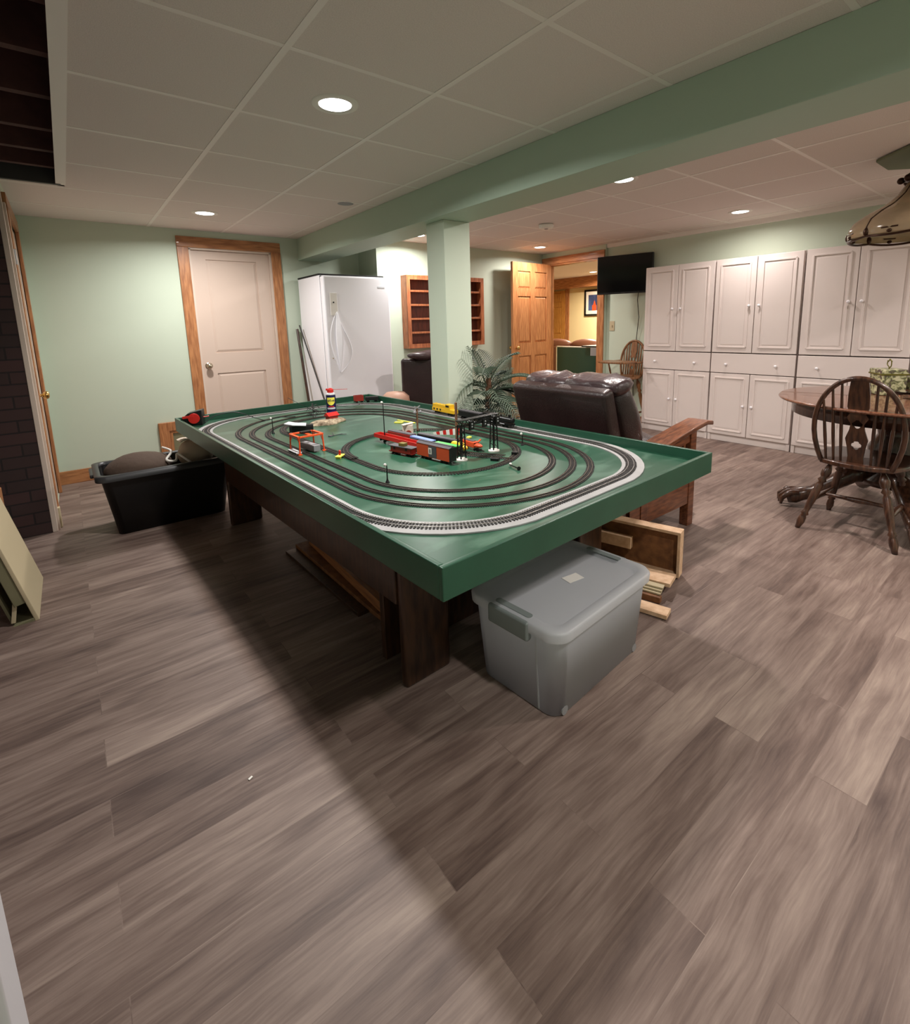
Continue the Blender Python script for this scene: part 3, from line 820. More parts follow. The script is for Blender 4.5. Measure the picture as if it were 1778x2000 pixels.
# ---------------------------------------------------------------- white cabinets
def cabinet(y0, label):
    Wc, D, T = 0.775, 0.185, 0.018
    X0 = XT - D - 0.006
    t = thing('storage_cabinet', label, 'cabinet', (X0, y0, 0), 0, 'white storage cabinets along the right wall')
    mb = MB(); mb.box(0.02, 0, 0.915, D, Wc, 1.84); mb.box(0.02, 0, 0.07, D, Wc, 0.915)
    mb.build('carcass', M['cab'], t, bevel=0.003)
    MB().box(0.026, 0.003, 0, D, Wc - 0.003, 0.07).box(0.014, 0.0, 0, 0.03, 0.03, 0.07).box(0.014, Wc - 0.03, 0, 0.03, Wc, 0.07).build('plinth', M['cab'], t, bevel=0.002)
    def leaf(ya, za, yb, zb, nm, panel=True, kn=None, ins=0.055):
        o = MB().box(0.0, ya, za, 0.018, yb, zb).build(nm, M['cab'], t, bevel=0.004)
        if panel:
            mb = MB(); a, b, c_, d = ya + ins, za + ins, yb - ins, zb - ins
            P = [(a, b), (c_, b), (c_, d), (a, d)]
            for q in range(4):
                p1, p2 = P[q], P[(q + 1) % 4]
                mb.bar((-0.0005, p1[0], p1[1]), (-0.0005, p2[0], p2[1]), 0.016, 0.017, (1, 0, 0))
            mb.box(-0.003, a + 0.026, b + 0.026, 0.002, c_ - 0.026, d - 0.026)
            mb.build('panel_moulding', M['cab'], o, bevel=0.003)
        for (ky, kz) in (kn or []):
            mb = MB(); mb.lathe([(0.006, 0), (0.005, 0.012), (0.012, 0.02), (0.013, 0.027), (0.008, 0.031), (0, 0.032)], c=(0, ky, kz), seg=14, mx=Matrix.Rotation(R(-90), 4, 'Y'))
            mb.build('knob', M['white'], o, smooth=True)
        return o
    g = 0.0025; h = Wc / 2
    leaf(0.004, 0.92, h - g, 1.837, 'door', kn=[(h - 0.045, 1.375)])
    leaf(h + g, 0.92, Wc - 0.004, 1.837, 'door', kn=[(h + 0.045, 1.375)])
    leaf(0.002, 0.715, Wc - 0.002, 0.91, 'drawer', panel=False, kn=[(0.16, 0.803), (Wc - 0.16, 0.803)])
    leaf(0.004, 0.075, h - g, 0.708, 'door', kn=[(h - 0.04, 0.39)], ins=0.045)
    leaf(h + g, 0.075, Wc - 0.004, 0.708, 'door', kn=[(h + 0.04, 0.39)], ins=0.045)
    return t
c0 = cabinet(2.462, 'white double-door cabinet nearest the television')
dup(c0, (c0.location.x, 1.68, 0), 0, 'middle white double-door cabinet of the row')
dup(c0, (c0.location.x - 0.012, 0.89, 0), 0, 'white double-door cabinet behind the round table and its chair')
dup(c0, (c0.location.x, 0.10, 0), 0, 'white double-door cabinet at the far right edge, mostly out of view')

# ---------------------------------------------------------------- model train table
TA = math.atan2(-0.128, 2.961)
TO = Vector((0.652, 0.930, 0))
TAn = -TA  # counter-clockwise rotation of the table
TW, TL = 1.529, 2.967
SZ = 0.638
tt = thing('train_table', 'long dark green model railway table with raised rim', 'table', TO, TAn)
MB().box(0.016, 0.016, SZ - 0.018, TW - 0.016, TL - 0.016, SZ).build('tabletop', M['top'], tt)
for a in ((0, 0, TW, 0.018), (0, TL - 0.018, TW, TL), (0, 0.018, 0.018, TL - 0.018), (TW - 0.018, 0.018, TW, TL - 0.018)):
    MB().box(a[0], a[1], 0.59, a[2], a[3], 0.682).build('rim_board', M['rim'], tt, bevel=0.003)
# base
for (x0, x1) in ((0.16, 0.36), (1.16, 1.35)):
    for (y0, y1) in ((0.435, 0.475), (2.45, 2.49)):
        MB().box(x0, y0, 0, x1, y1, 0.62).build('leg', M['base_wood'], tt, bevel=0.012)
MB().box(0.155, 0.475, 0.31, 0.185, 2.45, 0.618).build('side_apron', M['base_wood'], tt, bevel=0.004)
MB().box(1.32, 0.475, 0.31, 1.35, 2.45, 0.618).build('side_apron', M['base_wood'], tt, bevel=0.004)
MB().box(0.19, 0.62, 0.0, 1.315, 0.65, 0.618).build('end_panel', M['base_wood'], tt, bevel=0.004)

def T2W(u, v, z=0.0):
    c_, s_ = math.cos(TAn), math.sin(TAn)
    return Vector((TO.x + u * c_ - v * s_, TO.y + u * s_ + v * c_, z))

def stadium(cu, v0, v1, r, n=26, xr=None):
    """loop of points: straight sides, circular ends (cu centre, ends centred at v0, v1); xr= half width minus r for rounded rectangle"""
    e = xr or 0.0
    P = []
    for k in range(n + 1):
        a = PI + PI * k / n
        x = math.cos(a) * r; P.append((cu + x + (e if x > 1e-6 else -e if x < -1e-6 else 0), v0 + math.sin(a) * r))
    for k in range(1, 14): P.append((cu + r + e, v0 + (v1 - v0) * k / 14))
    for k in range(n + 1):
        a = PI * k / n
        x = math.cos(a) * r; P.append((cu + x + (e if x > 1e-6 else -e if x < -1e-6 else 0), v1 + math.sin(a) * r))
    for k in range(1, 14): P.append((cu - r - e, v1 + (v0 - v1) * k / 14))
    return P

def resample(P, step, closed=True):
    Q = [Vector(p) for p in P]
    if closed: Q.append(Q[0])
    out = []; acc = 0.0
    for a, b in zip(Q, Q[1:]):
        L = (b - a).length
        while acc <= L and L > 1e-9:
            out.append((a.lerp(b, acc / L), (b - a).normalized())); acc += step
        acc -= L
    return out

def strip(mb, P, off, wd, z0, z1, closed=True):
    n = len(P); V = [Vector(p) for p in P]; rows = []
    for i in range(n):
        if closed: t = V[(i + 1) % n] - V[i - 1]
        else: t = V[min(i + 1, n - 1)] - V[max(i - 1, 0)]
        t.normalize(); nn = Vector((-t.y, t.x))
        a, b = V[i] + nn * (off - wd / 2), V[i] + nn * (off + wd / 2)
        rows.append([mb.bm.verts.new((a.x, a.y, z0)), mb.bm.verts.new((a.x, a.y, z1)), mb.bm.verts.new((b.x, b.y, z1)), mb.bm.verts.new((b.x, b.y, z0))])
    m = n if closed else n - 1
    for i in range(m):
        A, B = rows[i], rows[(i + 1) % n]
        for k in range(4): mb.bm.faces.new((A[k], A[(k + 1) % 4], B[(k + 1) % 4], B[k]))

def track(P, label, z=0.0, tiew=0.034, gauge=0.0165, step=0.0085, tw=0.004, railm='rail', bed=None, bedoff=0.0, closed=True, base=None, grp=None):
    t = thing('model_railway_track', label, 'model railway track', T2W(0, 0, SZ), TAn, grp)
    if bed:
        mb = MB(); strip(mb, P, bedoff, bed, 0.0004, 0.005, closed); mb.build('roadbed', M['roadbed'], t); z = 0.005
    if base:
        mb = MB(); strip(mb, P, 0, base, z + 0.0003, z + 0.0016, closed); mb.build('track_bed', M['tie'], t)
    mb = MB()
    for p, d in resample(P, step, closed):
        mx = Matrix(((d.x, -d.y, 0, p.x), (d.y, d.x, 0, p.y), (0, 0, 1, z), (0, 0, 0, 1)))
        mb.box(-tw / 2, -tiew / 2, 0.0005, tw / 2, tiew / 2, 0.003, mx)
    mb.build('ties', M['tie'], t)
    for sgn in (-1, 1):
        mb = MB(); strip(mb, P, sgn * gauge / 2, 0.0022, z + 0.0028, z + 0.0058, closed); mb.build('rail', M[railm], t)
    return t
gb = stadium(0.760, 0.615, 2.385, 0.46, xr=0.236)
track(gb, 'outermost loop of model track on a grey roadbed around the table rim', bed=0.094, bedoff=-0.008, step=0.012, tw=0.006, railm='rail_s', tiew=0.046, gauge=0.024)
track(stadium(0.763, 0.817, 2.10, 0.585), 'largest of the black track loops, next to the grey roadbed', base=0.024)
track(stadium(0.763, 0.840, 2.035, 0.527), 'black track loop second from the grey roadbed', base=0.024)
track(stadium(0.763, 0.868, 1.97, 0.458), 'black track loop third from the grey roadbed', base=0.024)
track(stadium(0.805, 1.03, 2.04, 0.385), 'innermost long black track loop with bold sleepers', tiew=0.042, step=0.014, tw=0.009)
arc = [(0.805 + 0.385 * math.cos(a), 1.21 + 0.385 * math.sin(a)) for a in [PI * k / 24 for k in range(25)]]
track(arc, 'curved black track piece closing the small inner oval', tiew=0.042, step=0.014, tw=0.009, closed=False, z=0.0062)

# rolling stock helpers -------------------------------------------------
def wheels(mb, L, wd, z=0.0, r=0.006):
    for x in (-L * 0.36, -L * 0.24, L * 0.24, L * 0.36):
        for y in (-wd * 0.36, wd * 0.36):
            mb.lathe([(r, -0.002), (r, 0.002), (0, 0.002)], c=(x, y, z + r), seg=12, mx=Matrix.Rotation(R(90), 4, 'X'))
            mb.lathe([(r, 0.002), (r, -0.002), (0, -0.002)], c=(x, y, z + r), seg=12, mx=Matrix.Rotation(R(90), 4, 'X'))
    for x in (-L * 0.30, L * 0.30): mb.box(x - L * 0.1, -wd * 0.3, z + r * 0.6, x + L * 0.1, wd * 0.3, z + r * 1.8)
    for x in (-1, 1): mb.box(min(x * L * 0.5, x * (L * 0.5 + 0.012)), -0.003, z + r, max(x * L * 0.5, x * (L * 0.5 + 0.012)), 0.003, z + r + 0.004)

def railcar(name, label, p, q, wd, h, body, roof=None, style='box', z=SZ, cat='model railway wagon', under='black'):
    """car centred between world points p and q (xy)"""
    p, q = Vector(p), Vector(q); L = (q - p).length; c = (p + q) / 2
    t = thing(name, label, cat, (c.x, c.y, z), math.atan2(q.y - p.y, q.x - p.x), 'model trains on the green table')
    mb = MB(); wheels(mb, L, wd); mb.build('wheels', M[under], t)
    zb = 0.014
    if style == 'box':
        MB().box(-L / 2, -wd / 2, zb, L / 2, wd / 2, h - 0.006).build('body', M[body], t, bevel=0.0012)
        mb = MB(); mb.prism([(-wd / 2 - 0.001, 0), (wd / 2 + 0.001, 0), (0, 0.009)], -L / 2 - 0.001, L / 2 + 0.001, Matrix(((0, 0, 1, 0), (1, 0, 0, 0), (0, 1, 0, h - 0.006), (0, 0, 0, 1))))
        mb.box(-L / 2, -0.006, h + 0.001, L / 2, 0.006, h + 0.004)
        mb.build('roof', M[roof or body], t)
        mb = MB()
        for s_ in (-1, 1):
            mb.box(-L * 0.12, s_ * wd / 2 - 0.001, zb + 0.004, L * 0.12, s_ * wd / 2 + 0.001, h - 0.01)
        mb.build('sliding_door', M[roof or body], t)
    elif style == 'flat':
        MB().box(-L / 2, -wd / 2, zb, L / 2, wd / 2, zb + 0.006).build('deck', M[body], t)
        mb = MB()
        for s_ in (-1, 1):
            mb.box(-L / 2, s_ * wd / 2 - 0.0015, zb, L / 2, s_ * wd / 2 + 0.0015, h)
        mb.box(-L / 2, -wd / 2, zb, -L / 2 + 0.003, wd / 2, h); mb.box(L / 2 - 0.003, -wd / 2, zb, L / 2, wd / 2, h)
        mb.build('side_wall', M[roof or body], t)
    elif style == 'gondola':
        mb = MB(); mb.box(-L / 2, -wd / 2, zb, L / 2, wd / 2, h - 0.006); mb.build('body', M[body], t, bevel=0.001)
        MB().box(-L / 2, -wd * 0.42, h - 0.006, L / 2, wd * 0.42, h - 0.001).build('lid', M[roof or body], t)
    elif style == 'caboose':
        MB().box(-L * 0.42, -wd / 2, zb, L * 0.42, wd / 2, h - 0.02).build('body', M[body], t, bevel=0.001)
        MB().box(-L / 2, -wd / 2 - 0.002, h - 0.02, L / 2, wd / 2 + 0.002, h - 0.016).build('roof', M[roof], t)
        MB().box(-0.018, -wd * 0.34, h - 0.016, 0.018, wd * 0.34, h).build('cupola', M['olive'], t, bevel=0.002)
        MB().box(-L / 2, -wd / 2, zb, L / 2, wd / 2, zb + 0.004).box(L * 0.46, -wd / 2, zb, L * 0.47, -wd / 2 + 0.002, h - 0.02).box(L * 0.46, wd / 2 - 0.002, zb, L * 0.47, wd / 2, h - 0.02).build('platform', M['dkred'], t)
        mb = MB()
        for x in (-L * 0.25, L * 0.25): mb.box(x - 0.006, -wd / 2 - 0.001, zb + 0.016, x + 0.006, wd / 2 + 0.001, zb + 0.03)
        mb.build('window_pane', M['black'], t)
    elif style == 'diesel':
        MB().box(-L / 2, -wd * 0.46, zb, L / 2, wd * 0.46, h * 0.55).build('body', M[body], t, bevel=0.002)
        MB().box(-L * 0.5, -wd * 0.34, h * 0.55, L * 0.28, wd * 0.34, h * 0.86).build('hood', M[body], t, bevel=0.002)
        MB().box(L * 0.12, -wd * 0.46, h * 0.5, L * 0.34, wd * 0.46, h).build('cab', M[body], t, bevel=0.003)
        mb = MB()
        for x in (-0.4, -0.25, -0.1): mb.box(L * x - 0.008, -wd * 0.47, h * 0.3, L * x + 0.008, wd * 0.47, h * 0.48)
        mb.box(L * 0.15, -wd * 0.47, h * 0.72, L * 0.30, wd * 0.47, h * 0.9)
        mb.build('windows', M['black'], t)
        mb = MB()
        for x in (-0.4, -0.22, -0.05): mb.lathe([(0.005, h * 0.84), (0.005, h * 0.84 + 0.006), (0, h * 0.84 + 0.006)], c=(L * x, 0, 0), seg=10)
        mb.build('roof_vents', M[roof or body], t)
    elif style == 'nose':
        MB().box(-L / 2, -wd / 2, zb, L * 0.25, wd / 2, h).build('body', M[body], t, bevel=0.004)
        MB().ball((L * 0.28, 0, (zb + h * 0.75) / 2 + 0.004), 1, L * 0.22, wd * 0.49, (h * 0.75 - zb) / 2 + 0.002, 16).build('nose', M[body], t, smooth=True)
        MB().box(-L / 2, -wd * 0.3, h, L * 0.15, wd * 0.3, h + 0.003).build('roof', M[roof or body], t)
        MB().box(L * 0.16, -wd * 0.4, h * 0.72, L * 0.27, wd * 0.4, h * 0.9).build('windscreen', M['black'], t)
    return t

railcar('flat_wagon', 'long bright red flat wagon at the far left of the train cluster', (1.30, 2.44), (1.335, 2.06), 0.042, 0.036, 'dkred', 'red', 'flat', z=SZ + 0.012)
railcar('caboose', 'dark red caboose with an olive cupola in front of the red flat wagon', (1.222, 2.15), (1.262, 1.995), 0.042, 0.062, 'dkred', 'roofgrey', 'caboose')
bc = railcar('box_wagon', 'burnt orange box wagon with a dark roof at the near end of the cluster', (1.288, 1.99), (1.318, 1.765), 0.044, 0.082, 'orange_d', 'roofgrey', 'box')
MB().box(-0.028, -0.0232, 0.032, -0.005, -0.0222, 0.062).build('white_emblem', M['white_matte'], bc)
MB().box(-0.022, -0.0236, 0.038, -0.011, -0.0230, 0.056).build('grey_emblem', M['grey'], bc)
MB().box(0.1125, -0.0225, 0.014, 0.1145, 0.0225, 0.077).build('end_wall', M['black'], bc)
railcar('gondola_wagon', 'low wagon with a light blue and pale load behind the orange box wagon', (1.39, 2.22), (1.405, 2.04), 0.036, 0.052, 'roofgrey', 'blue', 'gondola')
railcar('gondola_wagon', 'low wagon with a bright green top behind the orange box wagon', (1.405, 2.02), (1.43, 1.87), 0.036, 0.050, 'black', 'green', 'gondola')
railcar('hopper_wagon', 'long black wagon between the green-topped wagon and the banner', (1.475, 2.28), (1.52, 1.99), 0.036, 0.044, 'black', 'roofgrey', 'gondola')
railcar('hopper_wagon', 'grey-roofed brown wagon beside the cardboard house', (1.40, 2.47), (1.43, 2.27), 0.040, 0.045, 'dkred', 'roofgrey', 'gondola')
railcar('switcher_locomotive', 'small yellow locomotive under the black signal bridge', (1.468, 1.96), (1.478, 1.86), 0.034, 0.048, 'yellow', 'lemon', 'nose', cat='model locomotive')
railcar('streamlined_locomotive', 'red-orange round-nosed locomotive under the signal bridge', (1.56, 2.02), (1.558, 1.84), 0.036, 0.044, 'orange_d', 'roofgrey', 'nose', cat='model locomotive')
railcar('diesel_locomotive', 'yellow diesel locomotive on the grey roadbed near the column', (2.035, 2.93), (2.03, 2.67), 0.045, 0.075, 'yellow', 'yellow', 'diesel', z=SZ + 0.011, cat='model locomotive')
# steam loco + tender (black) on the grey track
def steam(label, p, q, z):
    p, q = Vector(p), Vector(q); L = (q - p).length; c = (p + q) / 2
    t = thing('steam_locomotive', label, 'model locomotive', (c.x, c.y, z), math.atan2(q.y - p.y, q.x - p.x), 'model trains on the green table')
    mb = MB(); wheels(mb, L, 0.045, r=0.011); mb.build('wheels', M['black'], t)
    MB().box(-L / 2, -0.02, 0.012, L / 2, 0.02, 0.022).build('frame', M['black'], t)
    mb = MB(); mb.lathe([(0.0, 0), (0.018, 0), (0.018, L * 0.7), (0.012, L * 0.72), (0, L * 0.72)], c=(-L * 0.2, 0, 0.042), seg=18, mx=Matrix.Rotation(R(90), 4, 'Y')); mb.build('boiler', M['black'], t, smooth=True)
    MB().box(-L / 2, -0.022, 0.02, -L * 0.22, 0.022, 0.068).build('cab', M['black'], t, bevel=0.002)
    MB().lathe([(0.006, 0.055), (0.008, 0.075), (0, 0.075)], c=(L * 0.38, 0, 0), seg=12).build('smokestack', M['black'], t)
    mb = MB(); mb.lathe([(0.007, 0.055), (0.006, 0.068), (0, 0.07)], c=(L * 0.1, 0, 0), seg=12); mb.lathe([(0.006, 0.055), (0.005, 0.066), (0, 0.067)], c=(-L * 0.08, 0, 0), seg=12); mb.build('steam_dome', M['black'], t)
    mb = MB(); mb.tube([(-L * 0.3, -0.023, 0.02), (L * 0.3, -0.023, 0.018)], 0.0018, 6); mb.tube([(-L * 0.2, -0.02, 0.056), (L * 0.48, -0.017, 0.052)], 0.0012, 6); mb.build('side_rods', M['silver'], t)
    return t
steam('black steam locomotive on the grey roadbed beyond the signal bridge', (2.035, 2.37), (2.04, 2.12), SZ + 0.011)
railcar('tender', 'black tender coupled between the yellow diesel and the black steam engine', (2.035, 2.62), (2.035, 2.40), 0.044, 0.055, 'black', 'roofgrey', 'gondola', z=SZ + 0.011)
railcar('ore_wagon', 'red-fronted small wagon in the far corner of the green table', (1.83, 3.80), (1.90, 3.79), 0.05, 0.06, 'dkred', 'dkred', 'flat', z=SZ + 0.006)
railcar('ore_wagon', 'black wagon in the far corner beside the red one', (1.93, 3.80), (2.03, 3.76), 0.045, 0.045, 'black', 'black', 'gondola')
railcar('black_locomotive', 'black wagon with pale bent roof pieces behind the orange gantry', (1.00, 2.99), (1.13, 2.94), 0.055, 0.05, 'black', 'black', 'gondola', cat='model locomotive')
tag(MB().cbox((1.015, 2.99, SZ + 0.06), (0.05, 0.075, 0.005), 0.6, 0.1, -0.1).cbox((1.04, 2.93, SZ + 0.062), (0.08, 0.05, 0.005), -0.4, 0.15, 0.1).build('roof_piece', M['silver'], bevel=0.001), 'pale bent plastic pieces lying on the black wagon', 'plastic piece')

# gantry
t = thing('gantry_crane', 'orange plastic gantry straddling the tracks on the left of the table', 'model crane', (0.918, 2.505, SZ), TAn)
F = [(-0.062, 0.05), (0.062, 0.05), (0.062, -0.065), (-0.062, -0.065)]
for i, (x, y) in enumerate(F):
    o = MB().bar((x * 1.05, y * 1.05, 0), (x, y, 0.088), 0.006, 0.006).cbox((x * 1.05, y * 1.05, 0.002), (0.018, 0.018, 0.004)).build('leg', M['orange'], t)
mb = MB()
for i in range(4):
    a, b = F[i], F[(i + 1) % 4]; mb.bar((a[0], a[1], 0.09), (b[0], b[1], 0.09), 0.014, 0.007)
mb.bar((0, 0.05, 0.092), (0, -0.065, 0.092), 0.02, 0.005); mb.build('top_frame', M['orange'], t)
for (a, b) in ((0, 3), (1, 2)):
    for s_ in (0.25, 0.75):
        yy = F[a][1] + (F[b][1] - F[a][1]) * (0.0 if s_ < 0.5 else 1.0)
        y2 = F[a][1] + (F[b][1] - F[a][1]) * (0.25 if s_ < 0.5 else 0.75)
        MB().bar((F[a][0], yy, 0.055), (F[a][0], y2, 0.088), 0.003, 0.003).build('brace', M['orange'], t)
tag(MB().box(-0.025, -0.012, 0.094, 0.028, 0.014, 0.104).build('winch', M['black']), 'x', 'x')
o = bpy.data.objects['winch']; o.parent = t; o.location = (0.0, 0.0, 0.095); del o['label']; del o['category']
tag(MB().cbox((0.935, 2.50, SZ + 0.022), (0.038, 0.145, 0.03), R(8)).build('shipping_container', M['grey'], bevel=0.001), 'grey model container under the orange gantry', 'model container')
t = thing('pale_flatcar', 'small pale flatcar at the foot of the orange gantry', 'model railway wagon', (0.850, 2.49, SZ), TAn, 'model trains on the green table')
MB().box(-0.014, -0.055, 0.008, 0.014, 0.055, 0.014).build('deck', M['silver'], t)
MB().box(-0.012, -0.05, 0.0, 0.012, -0.03, 0.01).box(-0.012, 0.03, 0.0, 0.012, 0.05, 0.01).build('truck', M['black'], t)
# handcar
t = thing('handcar', 'tiny lemon yellow handcar with a red figure by the oval', 'model handcar', (0.985, 2.245, SZ), R(40))
MB().box(-0.028, -0.014, 0.006, 0.028, 0.014, 0.014).build('deck', M['lemon'], t, bevel=0.003)
MB().box(-0.004, -0.004, 0.014, 0.004, 0.004, 0.028).ball((0, 0, 0.033), 0.006, seg=10).bar((-0.010, 0, 0.024), (0.010, 0, 0.026), 0.003, 0.003).build('figure', M['red'], t)
MB().box(-0.022, -0.012, 0, -0.012, 0.012, 0.006).box(0.012, -0.012, 0, 0.022, 0.012, 0.006).build('wheels', M['lemon'], t)

# street lamps
def street_lamp(x, y, h, label, lean=None, tall=False):
    t = thing('model_street_lamp', label, 'model street lamp', (x, y, SZ), 0, 'model street lamps on the green table')
    d = Vector((0, 0, 1))
    MB().lathe([(0.0095, 0), (0.0095, 0.002), (0.004, 0.012), (0.0028, 0.02), (0.0, 0.02)], seg=14).build('base', M['black'], t)
    MB().tube([(0, 0, 0.002), (0, 0, h * 0.92), (-0.004, 0.001, h)], [0.0032, 0.0022, 0.002], 8).build('post', M['black'], t)
    MB().ball((-0.007, 0.001, h - 0.004), 0.0065, 1, 1, 1.1, 12).build('globe', M['white_matte'], t, smooth=True)
    return t
street_lamp(0.928, 3.076, 0.10, 'short street lamp behind the orange gantry, far left')
street_lamp(0.959, 1.736, 0.080, 'short street lamp at the near side of the oval')
street_lamp(1.800, 1.80, 0.066, 'short street lamp right of the oval by the signal bridge')
street_lamp(1.317, 2.389, 0.225, 'tallest thin lamp post behind the red flat wagon')
fl = street_lamp(1.46, 1.56, 0.08, 'street lamp lying on its side near the turnout')
fl.location = (1.470, 1.492, SZ + 0.008); fl.rotation_euler = (R(90), 0, R(170))

# spray can on rock tunnel
t = thing('rock_tunnel', 'tan plaster rock base with a red model house behind the gantry', 'model scenery', (1.30, 3.13, SZ), R(8))
MB().ball((0, 0, 0.004), 0.1, 1.35, 0.62, 0.28, 28, lump=0.12, seed=3).build('rock', M['rock'], t, smooth=True)
MB().box(0.02, 0.0, 0.022, 0.085, 0.05, 0.048).build('house_wall', M['dkred'], t)
MB().prism([(-0.032, 0), (0.032, 0), (0, 0.022)], -0.042, 0.042, Matrix(((0, 0, 1, 0.052), (1, 0, 0, 0.025), (0, 1, 0, 0.046), (0, 0, 0, 1)))).build('house_roof', M['red'], t)
t = thing('spray_can', 'blue and yellow spray lubricant can with red cap and straw', 'spray can', (1.405, 3.29, SZ), R(-40))
MB().lathe([(0.030, 0), (0.033, 0.004), (0.033, 0.162), (0.031, 0.168), (0.0, 0.168)], seg=32).build('can_body', M['navy'], t, smooth=False)
MB().lathe([(0.033, 0.168), (0.033, 0.172), (0.026, 0.184), (0.0, 0.184)], seg=32).build('can_shoulder', M['silver'], t, smooth=True)
cp = MB().lathe([(0.022, 0.184), (0.022, 0.205), (0.014, 0.214), (0.0, 0.216)], seg=24).box(-0.03, -0.006, 0.198, 0.012, 0.006, 0.212).build('cap', M['red'], t, bevel=0.002)
MB().tube([(0.012, 0, 0.204), (0.115, 0.02, 0.203)], 0.0016, 6).build('straw', M['red'], cp)
def curved(mb, a0, a1, z0, z1, r, n=14):
    mb.grid(n, 1, lambda i, j: Vector((r * math.cos(a0 + (a1 - a0) * i), r * math.sin(a0 + (a1 - a0) * i), z0 + (z1 - z0) * j)))
fa = R(-90 + 0)
# the label faces the camera: local angle
wa = math.atan2(-3.29, -1.405) - R(-40)
def shield(i, j):
    a = wa + (i - 0.5) * 1.7
    ztop, zbot = 0.152, 0.098 + 0.020 * abs(2 * i - 1) ** 2
    return Vector((0.0336 * math.cos(a), 0.0336 * math.sin(a), zbot + (ztop - zbot) * j))
MB().grid(14, 4, shield).build('yellow_shield', M['lemon'], t)
mb = MB(); curved(mb, wa - 0.9, wa + 0.9, 0.070, 0.082, 0.0337); mb.build('white_band', M['silver'], t)
mb = MB(); curved(mb, wa - 0.8, wa + 0.8, 0.024, 0.052, 0.0337); mb.build('blue_band', mat('blue_label_print', srgb(70, 80, 170), rough=0.3), t)
mb = MB(); curved(mb, wa - 0.6, wa + 0.6, 0.086, 0.092, 0.0338); mb.build('red_band', M['red'], t)
mtx = Matrix.Rotation(wa + R(90), 4, 'Z') @ Matrix.Translation((0, -0.0345, 0.131)) @ Matrix.Rotation(R(90), 4, 'X')
text_mesh('lettering', 'WD-40', 0.017, mtx, M['navy'], t, ext=0.0006, bold=True)
# wire tree
rg = random.Random(5); mb = MB()
for k in range(26):
    a = rg.uniform(0, 6.28); l = rg.uniform(0.02, 0.06); z0 = rg.uniform(0.004, 0.08)
    mb.tube([(0, 0, z0), (l * 0.6 * math.cos(a), l * 0.6 * math.sin(a), z0 + 0.014), (l * math.cos(a), l * math.sin(a), max(0.003, z0 + rg.uniform(-0.02, 0.016)))], 0.0022, 5)
mb.tube([(0, 0, 0), (0.004, 0, 0.095)], 0.003, 6)
o = mb.build('model_tree', M['grey_dark']); o.location = (1.34, 3.47, SZ); tag(o, 'bare grey twig-like model tree left of the spray can', 'model tree')
# controller
t = thing('track_controller', 'black speed controller with a red dial in the far left corner of the table', 'controller', (0.615, 3.775, SZ), R(-22))
MB().prism([(-0.068, 0), (0.068, 0), (0.068, 0.105), (-0.02, 0.085), (-0.068, 0.045)], -0.045, 0.045, Matrix(((1, 0, 0, 0), (0, 0, 1, 0), (0, 1, 0, 0), (0, 0, 0, 1)))).build('case', M['black'], t, bevel=0.006)
MB().lathe([(0.036, 0), (0.034, 0.010), (0, 0.011)], c=(0.018, -0.045, 0.050), seg=28, mx=Matrix.Rotation(R(90), 4, 'X')).bar((0.018, -0.052, 0.066), (-0.05, -0.050, 0.060), 0.01, 0.016, (0, 0, 1)).build('dial', M['red'], t, bevel=0.001)
MB().tube([(0.066, 0, 0.05), (0.10, 0.01, 0.052)], 0.004, 8).build('red_plug', M['red'], t)
def cord(name, pts, label, r=0.003):
    P = [Vector(p) for p in pts]; out = []
    for i in range(len(P) - 1):
        p0, p1, p2, p3 = P[max(i - 1, 0)], P[i], P[i + 1], P[min(i + 2, len(P) - 1)]
        for k in range(8):
            s_ = k / 8
            out.append(0.5 * ((2 * p1) + (-p0 + p2) * s_ + (2 * p0 - 5 * p1 + 4 * p2 - p3) * s_ ** 2 + (-p0 + 3 * p1 - 3 * p2 + p3) * s_ ** 3))
    out.append(P[-1])
    return tag(MB().tube(out, r, 6).build(name, M['black'], smooth=True), label, 'cord')
cord('controller_cord', [(0.68, 3.74, SZ + 0.01), (0.76, 3.75, SZ + 0.05), (0.88, 3.72, SZ + 0.06), (0.98, 3.62, SZ + 0.018), (1.02, 3.50, SZ + 0.012), (1.10, 3.52, SZ + 0.02), (1.17, 3.50, SZ + 0.014), (1.22, 3.50, SZ + 0.01)], 'black cord arching from the red-dial controller onto the tracks')
cord('wire_lead', [(1.30, 3.86, SZ + 0.10), (1.33, 3.72, SZ + 0.07), (1.40, 3.60, SZ + 0.02), (1.46, 3.52, SZ + 0.012)], 'thin black wire hanging over the far rim by the twig tree', 0.002)
cord('wire_lead', [(1.48, 3.60, SZ + 0.012), (1.60, 3.68, SZ + 0.02), (1.68, 3.58, SZ + 0.014), (1.76, 3.62, SZ + 0.012), (1.84, 3.66, SZ + 0.02)], 'thin black wire lying along the far grey roadbed', 0.002)
# broken piece
o = MB().bar((0, 0, 0.003), (0.09, 0.02, 0.003), 0.004, 0.003).bar((0.03, 0.0, 0.004), (0.035, 0.035, 0.016), 0.003, 0.003).bar((0.07, 0.01, 0.004), (0.10, -0.02, 0.006), 0.003, 0.003).cbox((0.01, 0.005, 0.004), (0.02, 0.02, 0.005), 0.4).build('fence_piece', M['roofgrey'])
o.location = (1.19, 2.74, SZ + 0.0006); tag(o, 'small grey broken bracket lying left of the red wagons', 'model part')
